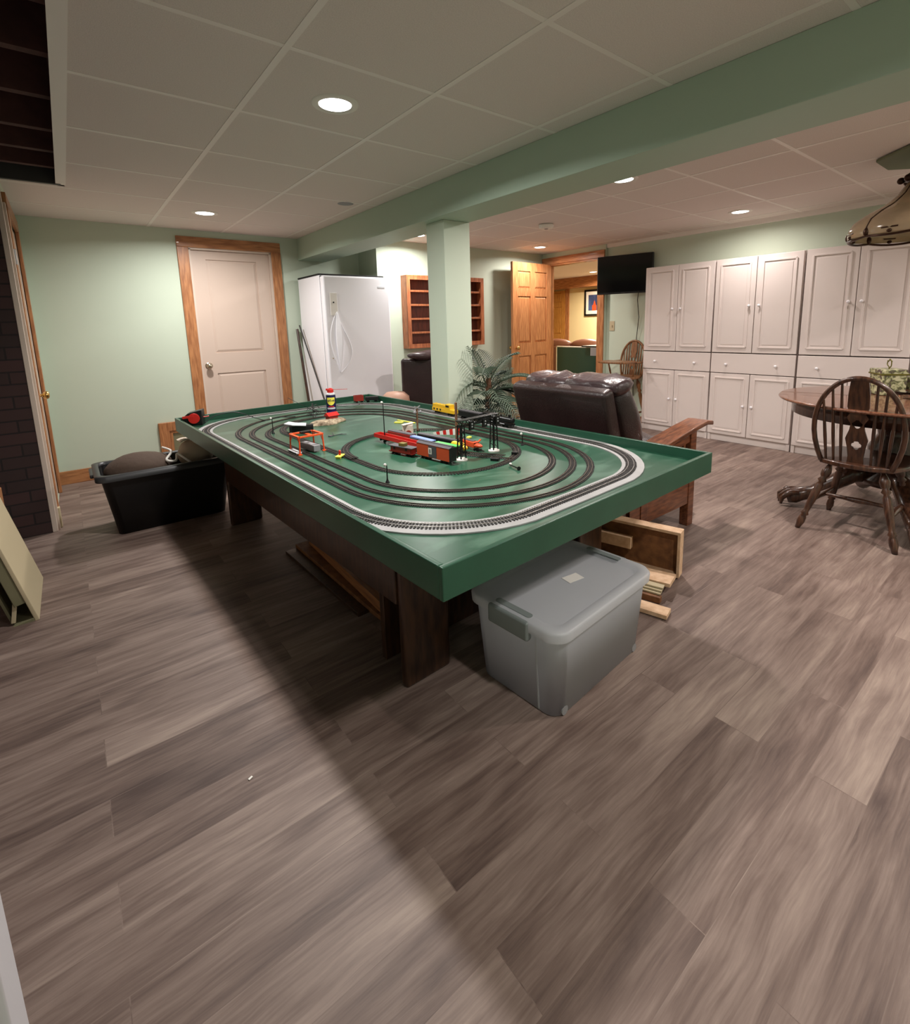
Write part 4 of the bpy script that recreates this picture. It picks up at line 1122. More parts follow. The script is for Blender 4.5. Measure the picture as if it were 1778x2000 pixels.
# signal bridge
t = thing('signal_bridge', 'black lattice signal bridge on white bases across the oval', 'model signal bridge', (1.503, 1.805, SZ), math.atan2(0.022, 0.224))
for x in (-0.112, 0.112):
    tw = thing('tower', None, None); tw.parent = t; tw.location = (x, 0, 0)
    mb = MB()
    for (a, b) in ((-0.016, -0.012), (0.016, -0.012), (-0.016, 0.012), (0.016, 0.012)): mb.tube([(a, b, 0.008), (a * 0.75, b * 0.7, 0.17)], 0.0034, 6)
    for k in range(6):
        z = 0.02 + k * 0.025; s_ = 1 if k % 2 else -1
        for b in (-0.011, 0.011): mb.tube([(-0.0145 * s_, b, z), (0.0145 * s_, b, z + 0.025)], 0.0018, 5)
    mb.build('tower_lattice', M['black'], tw)
    MB().lathe([(0.028, 0), (0.028, 0.006), (0.022, 0.010), (0, 0.010)], seg=24).build('white_base', M['white_matte'], tw)
mb = MB()
for b in (-0.011, 0.011):
    for z in (0.162, 0.19): mb.tube([(-0.135, b, z), (0.135, b, z)], 0.003, 6)
    for k in range(10):
        x = -0.13 + k * 0.026; s_ = k % 2
        mb.tube([(x, b, 0.162 if s_ else 0.19), (x + 0.026, b, 0.19 if s_ else 0.162)], 0.002, 5)
mb.box(-0.135, -0.013, 0.189, 0.135, 0.013, 0.192)
mb.build('truss', M['black'], t)
for x in (-0.06, 0.03, 0.12):
    sg = MB().box(x - 0.014, -0.022, 0.140, x + 0.014, -0.012, 0.180).build('signal_head', M['black'], t)
    MB().ball((x, -0.021, 0.168), 0.0045, seg=10).ball((x, -0.021, 0.155), 0.0045, seg=10).build('signal_lens', M['silver'], sg)
tag(MB().lathe([(0.014, 0), (0.014, 0.032), (0.011, 0.036), (0, 0.036)], c=(1.372, 1.845, SZ), seg=18).build('white_drum', M['silver'], bevel=0.001), 'small pale drum beside the near base of the signal bridge', 'model drum')
# crossing signal
t = thing('crossing_signal', 'grey crossing signal post behind the cardboard house', 'model signal', (1.60, 2.49, SZ))
MB().tube([(0, 0, 0), (0, 0, 0.15)], 0.006, 8).build('post', M['stem'], t)
MB().box(-0.022, -0.004, 0.115, 0.022, 0.004, 0.122).ball((-0.02, -0.006, 0.118), 0.009, seg=10).ball((0.02, -0.006, 0.118), 0.009, seg=10).bar((-0.02, -0.005, 0.135), (0.02, -0.005, 0.155), 0.004, 0.006).bar((0.02, -0.006, 0.135), (-0.02, -0.006, 0.155), 0.004, 0.006).build('signal_head', M['grey'], t)
t = thing('telegraph_pole', 'tall pinkish-brown pole standing beside the signal bridge', 'model pole', (1.53, 2.01, SZ))
MB().tube([(0, 0, 0), (0, 0, 0.235)], 0.007, 8).build('post', M['stem'], t)
MB().box(-0.012, -0.012, 0, 0.012, 0.012, 0.02).build('base', M['red'], t)
# pennant string
t = thing('pennant_banner', 'red and white striped triangular banner on a string', 'model banner', (1.60, 2.33, SZ + 0.005))
A = Vector((0, 0, 0.012)); B = Vector((0.095, -0.13, 0.045)); A2 = Vector((0.004, -0.004, 0.0)); B2 = Vector((0.095, -0.13, 0.003))
for k in range(8):
    s0, s1 = k / 8, (k + 1) / 8
    mb = MB(); mb.grid(1, 1, lambda i, j: (A.lerp(B, s0 + (s1 - s0) * i)).lerp(A2.lerp(B2, s0 + (s1 - s0) * i), j))
    mb.build('stripe', M['red'] if k % 2 else M['white_matte'], t, solid=0.0015)
MB().tube([B, (0.0, -0.29, 0.07)], 0.001, 5).build('string', M['silver'], t)
# cardboard house
t = thing('card_house', 'pale printed card house with a dark arch amid the wagons', 'model house', (1.50, 2.44, SZ), R(-35))
MB().box(-0.03, -0.02, 0, 0.03, 0.02, 0.062).build('wall', M['card'], t, bevel=0.001)
MB().lathe([(0.017, 0), (0.017, 0.003), (0, 0.003)], c=(0.005, -0.02, 0.016), seg=20, mx=Matrix.Rotation(R(90), 4, 'X')).build('arch', M['dkred'], t)
MB().bar((-0.03, -0.02, 0.065), (0.03, 0.01, 0.072), 0.03, 0.002).build('roof', M['bagtop'], t)
# strips
tag(MB().cbox((1.705, 2.79, SZ + 0.004), (0.012, 0.17, 0.005), R(10)).build('yellow_strip', M['lemon']), 'long thin yellow strip lying behind the wagons', 'model part')
tag(MB().cbox((1.655, 2.80, SZ + 0.004), (0.03, 0.055, 0.006), R(35)).build('yellow_signal_arm', M['lemon']), 'short yellow piece lying beside the long yellow strip', 'model part')
tag(MB().cbox((1.655, 1.985, SZ + 0.012), (0.05, 0.008, 0.005), R(20), 0, R(-15)).cbox((1.63, 1.975, SZ + 0.010), (0.008, 0.04, 0.005)).build('red_signal_arm', M['orange']), 'orange-red bar piece lying behind the signal bridge', 'model part')
tag(MB().cbox((1.70, 2.12, SZ + 0.006), (0.03, 0.02, 0.01), R(20)).build('yellow_block', M['lemon'], bevel=0.002), 'tiny yellow block just behind the signal bridge tower', 'model part')
# turnout
pts = [(1.50 + 0.10 * 0 + 0.0, 0)]
t = thing('track_turnout', 'loose grey and black turnout track inside the near end of the oval', 'model railway track', (1.50, 1.77, SZ), R(-62))
for (off, ln) in ((0, 0.30), (0.045, 0.20)):
    mb = MB()
    for k in range(int(ln / 0.012)): mb.box(-ln / 2 + k * 0.012, off - 0.016 + (0.0), 0.0005, -ln / 2 + k * 0.012 + 0.006, off + 0.016, 0.003)
    mb.build('ties', M['roofgrey'], t)
    for s_ in (-1, 1): MB().box(-ln / 2, off + s_ * 0.008 - 0.001, 0.003, ln / 2, off + s_ * 0.008 + 0.001, 0.006).build('rail', M['rail'], t)
MB().box(0.06, -0.055, 0.0005, 0.10, -0.03, 0.014).build('switch_motor', M['black'], t, bevel=0.002)
MB().box(0.12, 0.075, 0.0005, 0.15, 0.095, 0.016).build('switch_motor', M['black'], t, bevel=0.002)

# ---------------------------------------------------------------- grey tote under the near end
def rrect(x0, y0, x1, y1, r, n=6):
    P = []
    for (cx, cy, a0) in ((x1 - r, y1 - r, 0), (x0 + r, y1 - r, 90), (x0 + r, y0 + r, 180), (x1 - r, y0 + r, 270)):
        for k in range(n + 1):
            a = R(a0 + 90 * k / n); P.append((cx + r * math.cos(a), cy + r * math.sin(a)))
    return P
def loft(mb, rings):
    n0 = len(mb.bm.faces); RV = [[mb.bm.verts.new((x, y, z)) for x, y in P] for P, z in rings]
    n = len(RV[0])
    for A, B in zip(RV, RV[1:]):
        for k in range(n): mb.bm.faces.new((A[k], A[(k + 1) % n], B[(k + 1) % n], B[k]))
    mb._tag(n0); return RV
def tote(loc, rz, label):
    t = thing('storage_tote', label, 'storage bin', loc, rz)
    w, d, h = 0.60, 0.405, 0.315
    mb = MB()
    i0 = 0.03
    RV = loft(mb, [(rrect(i0, i0, w - i0, d - i0, 0.05), 0.004), (rrect(0.008, 0.008, w - 0.008, d - 0.008, 0.055), h), (rrect(0.011, 0.011, w - 0.011, d - 0.011, 0.053), h), (rrect(i0 + 0.003, i0 + 0.003, w - i0 - 0.003, d - i0 - 0.003, 0.048), 0.008)])
    mb.bm.faces.new(RV[0][::-1]); mb.bm.faces.new(RV[-1])
    mb.build('tub_body', M['bin'], t, smooth=True)
    mb = MB()
    RV = loft(mb, [(rrect(-0.006, -0.006, w + 0.006, d + 0.006, 0.062), h - 0.022), (rrect(-0.008, -0.008, w + 0.008, d + 0.008, 0.064), h + 0.004), (rrect(0.0, 0.0, w, d, 0.058), h + 0.014), (rrect(0.03, 0.03, w - 0.03, d - 0.03, 0.045), h + 0.015), (rrect(0.040, 0.040, w - 0.040, d - 0.040, 0.04), h + 0.001)])
    mb.bm.faces.new(RV[-1])
    mb.build('lid', M['binlid'], t, smooth=True)
    for x in (-0.014, w - 0.012):
        MB().box(x, 0.115, h - 0.055, x + 0.026, d - 0.115, h + 0.012).build('latch', M['binclip'], t, bevel=0.008)
    for x in (0.012, w - 0.036):
        MB().prism(rrect(x, 0.125, x + 0.024, d - 0.125, 0.011), h + 0.0145, h + 0.0165).build('lid_recess_shade', M['binclip'], t)  # no hollow cut: flat plates whose darker colour paints the shade of hand recesses
    MB().cbox((0.345, 0.19, h + 0.0022), (0.072, 0.045, 0.001), R(-12)).build('paper_label', M['white_matte'], t)
    MB().bar((0.012, 0.10, h - 0.03), (0.031, 0.10, 0.01), 0.006, 0.006).build('rib', M['binlid'], t)
    for x in (0.075, w - 0.075):
        MB().lathe([(0.016, -0.006), (0.016, 0.006), (0, 0.006)], c=(x, 0.034, 0.017), seg=16, mx=Matrix.Rotation(R(90), 4, 'X')).build('wheel', M['grey'], t)
    # contents
    return t
tote((1.055, 0.905, 0), R(4.5), 'translucent grey storage tote with a lid under the near end of the green table')
bx = MB().box(0, 0, 0, 0.40, 0.24, 0.16).build('cardboard_box', M['silver'], bevel=0.004)
bx.location = (1.345, 1.11, 0.012); bx.rotation_euler = (0, 0, R(4.5)); tag(bx, 'dim grey box seen through the wall of the translucent tote', 'box')

# ---------------------------------------------------------------- wooden frames beside the tote
ang = math.atan2(0.965, -0.26)
def frame_tray(name, label, loc, rz, L, H, D, tw=0.014, m1='raw', m2='raw_brown', rx=0):
    t = thing(name, label, 'wooden frame', loc, rz, 'loose wooden frames and boards under the table end')
    t.rotation_euler = (rx, 0, rz)
    for a in ((0, 0, 0, L, D, tw), (0, 0, H - tw, L, D, H), (0, 0, tw, tw, D, H - tw), (L - tw, 0, tw, L, D, H - tw)):
        MB().box(*a).build('frame_rail', M[m1], t, bevel=0.001)
    MB().box(tw, D * 0.35, tw, L - tw, D * 0.35 + 0.006, H - tw).build('plywood_back', M[m2], t)
    return t
frame_tray('wooden_frame_tray', 'tall shallow wooden tray standing on edge behind the grey tote', (2.275, 1.155, 0.01), ang, 0.78, 0.235, 0.065)
tag(MB().cbox((0, 0, 0.022), (0.70, 0.11, 0.018)).build('pine_board', M['raw']), 'thick pine board lying under the upright wooden tray', 'board')
o = bpy.data.objects['pine_board']; o.location = (2.0, 1.44, 0.035); o.rotation_euler = (0, R(2), ang)
for k in range(3):
    o = tag(MB().cbox((0, 0, 0.004), (0.62, 0.035, 0.007)).build('wood_strip', M['khaki']), ['lowest cream slat of the small stack beside the tote', 'middle cream slat of the small stack beside the tote', 'top cream slat of the small stack beside the tote'][k], 'slat', 'cream slats beside the tote')
    o.location = (1.905 + k * 0.008, 1.40, 0.032 + 0.0085 * k + 0.0); o.rotation_euler = (0, 0, ang + 0.02 * k)
o = tag(MB().cbox((0, 0, 0.01), (0.50, 0.07, 0.018)).build('short_board', M['raw']), 'short pale board lying flat against the right end of the tote', 'board')
o.location = (1.825, 1.25, 0.004); o.rotation_euler = (0, 0, ang)
o = tag(MB().cbox((0, 0, 0.014), (0.5, 0.03, 0.03)).build('dark_batten', M['raw_brown'], bevel=0.004), 'dark brown batten lying between the cream slats and the short board', 'board')
o.location = (1.90, 1.33, 0.0); o.rotation_euler = (0, 0, ang)
o = tag(MB().cbox((0, 0, 0), (0.42, 0.035, 0.06)).build('wood_block', M['raw'], bevel=0.002), 'pale wooden block tucked inside the upright wooden tray', 'wood block')
o.location = (2.085, 1.56, 0.115); o.rotation_euler = (0, 0, ang)
# boards under the table along the left
for i, (x, y, z, L, wd, th_, rz, m, lb) in enumerate([
    (0.90, 2.32, 0.0, 0.85, 0.10, 0.018, R(92), 'base_wood', 'dark board lying lowest on the floor under the table'),
    (0.95, 2.25, 0.018, 1.0, 0.09, 0.02, R(91), 'raw_brown', 'dark board stacked second under the table'),
    (1.00, 2.20, 0.040, 1.0, 0.12, 0.05, R(88), 'pine_x', 'orange-brown thick board on top of the floor pile under the table'),
    (0.975, 1.80, 0.0, 0.40, 0.09, 0.02, R(96), 'raw_brown', 'short brown board at the near end of the pile under the table')]):
    o = tag(MB().box(-L / 2, -wd / 2, 0, L / 2, wd / 2, th_).build('loose_board', M[m], bevel=0.002), lb, 'board', 'boards on the floor under the table')
    o.location = (x, y, z); o.rotation_euler = (0, 0, rz)
tag(MB().tube([(1.115, 1.80, 0.052), (1.14, 2.4, 0.052)], 0.05, 16).build('cloth_roll', M['grey_dark']), 'dark roll lying beside the boards under the table', 'roll')

# ---------------------------------------------------------------- black tub with contents
t = thing('black_tub', 'open black plastic tub on the floor at the left end of the green table', 'storage bin', (0.045, 3.64, 0))
w, d, h = 0.78, 0.46, 0.405
mb = MB()
RV = loft(mb, [(rrect(0.075, 0.085, w - 0.075, d - 0.05, 0.04), 0.0), (rrect(0.015, 0.015, w - 0.015, d - 0.015, 0.05), h), (rrect(0.02, 0.02, w - 0.02, d - 0.02, 0.046), h), (rrect(0.08, 0.09, w - 0.08, d - 0.055, 0.036), 0.006)])
mb.bm.faces.new(RV[0][::-1]); mb.bm.faces.new(RV[-1])
mb.build('tub_body', M['tub'], t, smooth=True)
mb = MB()
loft(mb, [(rrect(-0.01, -0.01, w + 0.01, d + 0.01, 0.06), h - 0.03), (rrect(-0.012, -0.012, w + 0.012, d + 0.012, 0.06), h + 0.006), (rrect(0.022, 0.022, w - 0.022, d - 0.022, 0.046), h + 0.008), (rrect(0.024, 0.024, w - 0.024, d - 0.024, 0.044), h - 0.012)])
mb.build('tub_rim', M['tubrim'], t, smooth=True)
MB().box(-0.03, 0.12, h - 0.02, 0.0, d - 0.12, h + 0.004).build('handle', M['tubrim'], t, bevel=0.008)
o = tag(MB().ball((0.285, 3.85, 0.395), 0.2, 1.0, 0.80, 0.46, 28, R(10), lump=0.05, seed=2).build('brown_cushion', M['cloth_brown'], smooth=True), 'brown crumpled cushion lying in the black tub', 'cushion')
o = tag(MB().box(0.16, 3.675, 0.36, 0.46, 3.70, 0.395).build('grey_strip', M['grey']), 'grey strip tucked along the near rim inside the black tub', 'strip')
cord('white_cable', [(0.43, 3.90, 0.49), (0.47, 3.82, 0.47), (0.43, 3.76, 0.43), (0.48, 3.74, 0.42), (0.50, 3.80, 0.45), (0.53, 3.73, 0.43), (0.56, 3.70, 0.40)], 'looped white cable in the black tub beside the cushion', 0.008)
bpy.data.objects['white_cable'].data.materials[0] = M['white_matte']
t = thing('canvas_bag', 'beige bag with a folded pale top standing in the black tub', 'bag', (0.625, 3.87, 0.335))
MB().ball((0, 0, 0.09), 0.12, 0.95, 0.85, 0.85, 24, lump=0.03, seed=9).build('bag_body', M['bag'], t, smooth=True)
MB().grid(10, 6, lambda i, j: Vector((-0.10 + 0.2 * i, -0.08 + 0.15 * j, 0.175 + 0.03 * math.sin(i * 5 + 0.6) * (1 - j * 0.4)))).build('folded_top', M['bagtop'], t, solid=0.006, smooth=True)

# ---------------------------------------------------------------- leaning khaki board at the left edge
t = thing('leaning_tray_board', 'pale khaki shallow tray leaning at the left edge by the stairwell', 'board', (-0.245, 2.833, 0.0), 0)
mxl = Matrix.Rotation(R(-12.6), 4, 'Y')
MB().box(-0.016, 0, 0.0, 0.0, 0.50, 1.05, mxl).build('outer_face', M['khaki'], t, bevel=0.003)
MB().box(-0.09, 0, 0.0, -0.016, 0.50, 0.02, mxl).build('bottom_rail', M['khaki_in'], t, bevel=0.002)
MB().box(-0.055, 0.004, 0.10, -0.016, 0.022, 1.05, mxl).build('side_rail', M['khaki_in'], t, bevel=0.003)
MB().bar(mxl @ Vector((-0.085, 0.02, 0.03)), mxl @ Vector((-0.03, 0.02, 0.16)), 0.014, 0.016).build('folding_brace', M['khaki'], t, bevel=0.002)
MB().box(-0.095, 0.03, 0.02, -0.085, 0.47, 1.05, mxl).build('back_panel', M['khaki_in'], t)
struct(MB().box(-0.44, 3.52, 0, -0.37, 3.62, 0.46).build('trim_10', M['pine'], bevel=0.004), 'short wooden stair post at the left edge')

# ---------------------------------------------------------------- recliner armchair
t = thing('leather_armchair', 'dark leather reclining armchair with flat wooden arms beyond the train table', 'armchair', (2.25, 1.43, 0))
mb = MB()
def tilt(p, a=-0.17, piv=(0.28, 0, 0.3)):
    x, z = p[0] - piv[0], p[2] - piv[2]
    return Vector((piv[0] + x * math.cos(a) + z * math.sin(a), p[1], piv[2] - x * math.sin(a) + z * math.cos(a)))
def tbox(mb, x0, y0, z0, x1, y1, z1, a=-0.30, piv=(0.22, 0, 0.28)):
    cm = Matrix.Translation(Vector(piv)) @ Matrix.Rotation(a, 4, 'Y') @ Matrix.Translation(-Vector(piv))
    mb.box(x0, y0, z0, x1, y1, z1, cm)
mb = MB(); tbox(mb, 0.14, 0.16, 0.30, 0.24, 0.88, 0.935); mb.build('back_shell', M['leather'], t, bevel=0.03, seg=4)
def puff(name, c, s, m, seed, ry=0.0, lump=0.05):
    mb = MB(); mx = Matrix.Translation(Vector(c)) @ Matrix.Rotation(ry, 4, 'Y')
    n0 = len(mb.bm.faces)
    res = bmesh.ops.create_cube(mb.bm, size=1, matrix=mx @ Matrix.Diagonal((s[0], s[1], s[2], 1)))
    bmesh.ops.subdivide_edges(mb.bm, edges=mb.bm.edges[:], cuts=7, use_grid_fill=True)
    inv = mx.inverted(); rg = random.Random(seed); ph = [rg.uniform(0, 6) for _ in range(4)]
    for v in mb.bm.verts:
        l = inv @ v.co; u = Vector((l.x / s[0] * 2, l.y / s[1] * 2, l.z / s[2] * 2))
        k = Vector((u.x * math.sqrt(max(0, 1 - u.y ** 2 / 2.6 - u.z ** 2 / 2.6 + u.y ** 2 * u.z ** 2 / 6)), u.y * math.sqrt(max(0, 1 - u.x ** 2 / 5 - u.z ** 2 / 5)), u.z * math.sqrt(max(0, 1 - u.x ** 2 / 5 - u.y ** 2 / 5))))
        wv = 1 + lump * math.sin(u.y * 6 + ph[0] + u.z * 3) * math.cos(u.z * 5 + ph[1]) + lump * 0.5 * math.sin(u.y * 15 + ph[2])
        v.co = mx @ Vector((k.x * s[0] / 2 * wv, k.y * s[1] / 2, k.z * s[2] / 2 * wv))
    return mb.build(name, m, t, smooth=True)
puff('back_cushion', (0.225, 0.49, 0.645), (0.22, 0.74, 0.60), M['leather'], 1, -0.30)
puff('head_cushion', (0.14, 0.35, 0.905), (0.21, 0.42, 0.10), M['leather_p'], 4, -0.2, 0.10)
puff('head_cushion', (0.14, 0.68, 0.905), (0.21, 0.38, 0.09), M['leather_p'], 5, -0.2, 0.10)
puff('lumbar_cushion', (0.36, 0.42, 0.48), (0.30, 0.68, 0.24), M['leather'], 6, -0.1)
puff('seat_cushion', (0.55, 0.46, 0.40), (0.60, 0.66, 0.20), M['leather'], 7)
puff('seat_pad', (0.60, 0.46, 0.33), (0.62, 0.66, 0.16), M['leather'], 8)
def arm(y0):
    prof = [(0.10, 0.52), (0.35, 0.565), (0.60, 0.605), (0.76, 0.625), (0.83, 0.615)]
    mb = MB(); n0 = []
    for (x, z) in prof:
        n0.append([mb.bm.verts.new((x, y, zz)) for (y, zz) in ((y0 - 0.02, z), (y0 + 0.115, z), (y0 + 0.115, z + 0.026), (y0 - 0.02, z + 0.026))])
    for A, B in zip(n0, n0[1:]):
        for k in range(4): mb.bm.faces.new((A[k], A[(k + 1) % 4], B[(k + 1) % 4], B[k]))
    mb.bm.faces.new(n0[0][::-1]); mb.bm.faces.new(n0[-1])
    mb.build('armrest', M['recl_wood'], t, bevel=0.006)
    MB().box(0.62, y0 + 0.01, 0, 0.685, y0 + 0.065, 0.605).build('leg', M['recl_wood'], t, bevel=0.004)
    MB().box(0.10, y0 + 0.01, 0, 0.165, y0 + 0.065, 0.525).build('leg', M['recl_wood'], t, bevel=0.004)
    MB().box(0.0, y0 + 0.015, 0.145, 0.62, y0 + 0.04, 0.335).build('side_panel', M['recl_wood'], t, bevel=0.003)
    MB().bar((0.165, y0 + 0.035, 0.50), (0.62, y0 + 0.035, 0.555), 0.03, 0.045).build('upper_rail', M['recl_wood'], t, bevel=0.003)
    mb = MB()
    for k in range(6): mb.box(0.20 + k * 0.07, y0 + 0.02, 0.33, 0.222 + k * 0.07, y0 + 0.045, 0.53)
    mb.build('slats', M['recl_wood'], t)
arm(0.0); arm(0.88)
MB().box(0.60, 0.06, 0.15, 0.63, 0.85, 0.33).build('front_rail', M['recl_wood'], t)

# ---------------------------------------------------------------- office chair behind column
t = thing('leather_desk_chair', 'tall dark leather desk chair half hidden behind the column', 'chair', (2.83, 4.18, 0), R(-35))
MB().box(-0.26, -0.05, 0.45, 0.26, 0.05, 0.945).build('backrest', M['leather'], t, bevel=0.035, seg=4)
MB().box(-0.26, 0.02, 0.40, 0.26, 0.50, 0.50).build('seat', M['leather'], t, bevel=0.03, seg=3)
MB().tube([(0, 0.25, 0.06), (0, 0.25, 0.40)], 0.03, 12).build('gas_column', M['black'], t)
mb = MB()
for k in range(5):
    a = 2 * PI * k / 5; mb.bar((0, 0.25, 0.075), (0.28 * math.cos(a), 0.25 + 0.28 * math.sin(a), 0.05), 0.04, 0.03); mb.ball((0.28 * math.cos(a), 0.25 + 0.28 * math.sin(a), 0.025), 0.025, seg=10)
mb.build('star_base', M['black'], t)
o = tag(MB().ball((0, 0, 0), 0.17, 1.1, 0.6, 0.28, 24, lump=0.14, seed=12).build('folded_jacket', M['leather_p'], smooth=True), 'dark crumpled jacket lying on top of the desk chair', 'jacket')
o.location = (2.80, 4.16, 0.925)
t = thing('side_stool', 'pinkish rounded stool beside the desk chair behind the table rim', 'stool', (2.50, 4.27, 0))
MB().lathe([(0.0, 0.50), (0.12, 0.50), (0.14, 0.53), (0.135, 0.58), (0.09, 0.62), (0, 0.63)], seg=24).build('seat', mat('pink_brown_vinyl', srgb(190, 150, 130), rough=0.5), t, smooth=True)
MB().tube([(0, 0, 0), (0, 0, 0.50)], 0.03, 10).lathe([(0.16, 0), (0.16, 0.015), (0.03, 0.04), (0, 0.04)], seg=20).build('pedestal', M['black'], t)

# ---------------------------------------------------------------- palm
t = thing('potted_palm', 'grey-green artificial palm behind the train table, right of the column', 'plant', (2.46, 2.84, 0))
MB().lathe([(0.0, 0), (0.12, 0), (0.17, 0.26), (0.175, 0.28), (0.155, 0.28), (0.15, 0.25), (0, 0.24)], seg=28).build('pot', M['pot'], t, smooth=True)
MB().tube([(0, 0, 0.2), (0.01, 0, 0.5), (0.03, 0.01, 0.86)], [0.035, 0.03, 0.02], 10).build('trunk', M['stem'], t)
rg = random.Random(21)
def frond(az, el, L, droop, m, base, leafl=0.15):
    mb = MB(); P = []; d = Vector((math.cos(az) * math.cos(el), math.sin(az) * math.cos(el), math.sin(el))); p = Vector(base); n = 17
    for k in range(n + 1):
        P.append(p.copy()); p = p + d * (L / n); d = (d + Vector((0, 0, -droop / n))).normalized()
    mb.tube(P, [0.006 * (1 - 0.7 * k / n) for k in range(n + 1)], 5)
    for k in range(3, n + 1):
        s_ = k / n; tdir = (P[min(k + 1, n)] - P[k - 1]).normalized(); side = tdir.cross(Vector((0, 0, 1)))
        if side.length < 0.01: side = Vector((1, 0, 0))
        side.normalize(); upn = side.cross(tdir)
        ll = leafl * (0.45 + 0.9 * math.sin(PI * min(1, s_ * 0.85 + 0.12)) * 0.7)
        for half in (0,):
          for sg in (-1, 1):
            b0 = P[k] - tdir * (L / n) * half
            dd = (side * sg * 0.8 + tdir * 0.75 + upn * 0.12).normalized()
            wv = tdir * 0.0055
            mid = b0 + dd * ll * 0.5 + upn * 0.006; tip = b0 + dd * ll - Vector((0, 0, 0.02))
            v = [mb.bm.verts.new(q) for q in (b0 - wv * 0.4, b0 + wv * 0.4, mid + wv * 0.8, tip, mid - wv * 0.8)]
            mb.bm.faces.new(v)
    return mb.build('frond', m, t, solid=0.0012)
for k in range(26):
    az = k * 2.399 + 0.4; el = rg.uniform(0.0, 1.35); L = rg.uniform(0.26, 0.38)
    frond(az, el, L, rg.uniform(0.8, 2.2), M['frond'] if k % 3 else M['frond_d'], (0.03, 0.01, 0.58 + 0.26 * (k / 26)), rg.uniform(0.11, 0.16))
frond(3.3, 1.15, 0.34, 0.5, M['frond'], (0.0, 0, 0.80), 0.10)
frond(5.4, 0.8, 0.36, 1.2, M['frond'], (0.03, 0, 0.76), 0.14)
frond(4.6, 0.5, 0.36, 1.5, M['frond'], (0.03, 0, 0.68), 0.14)

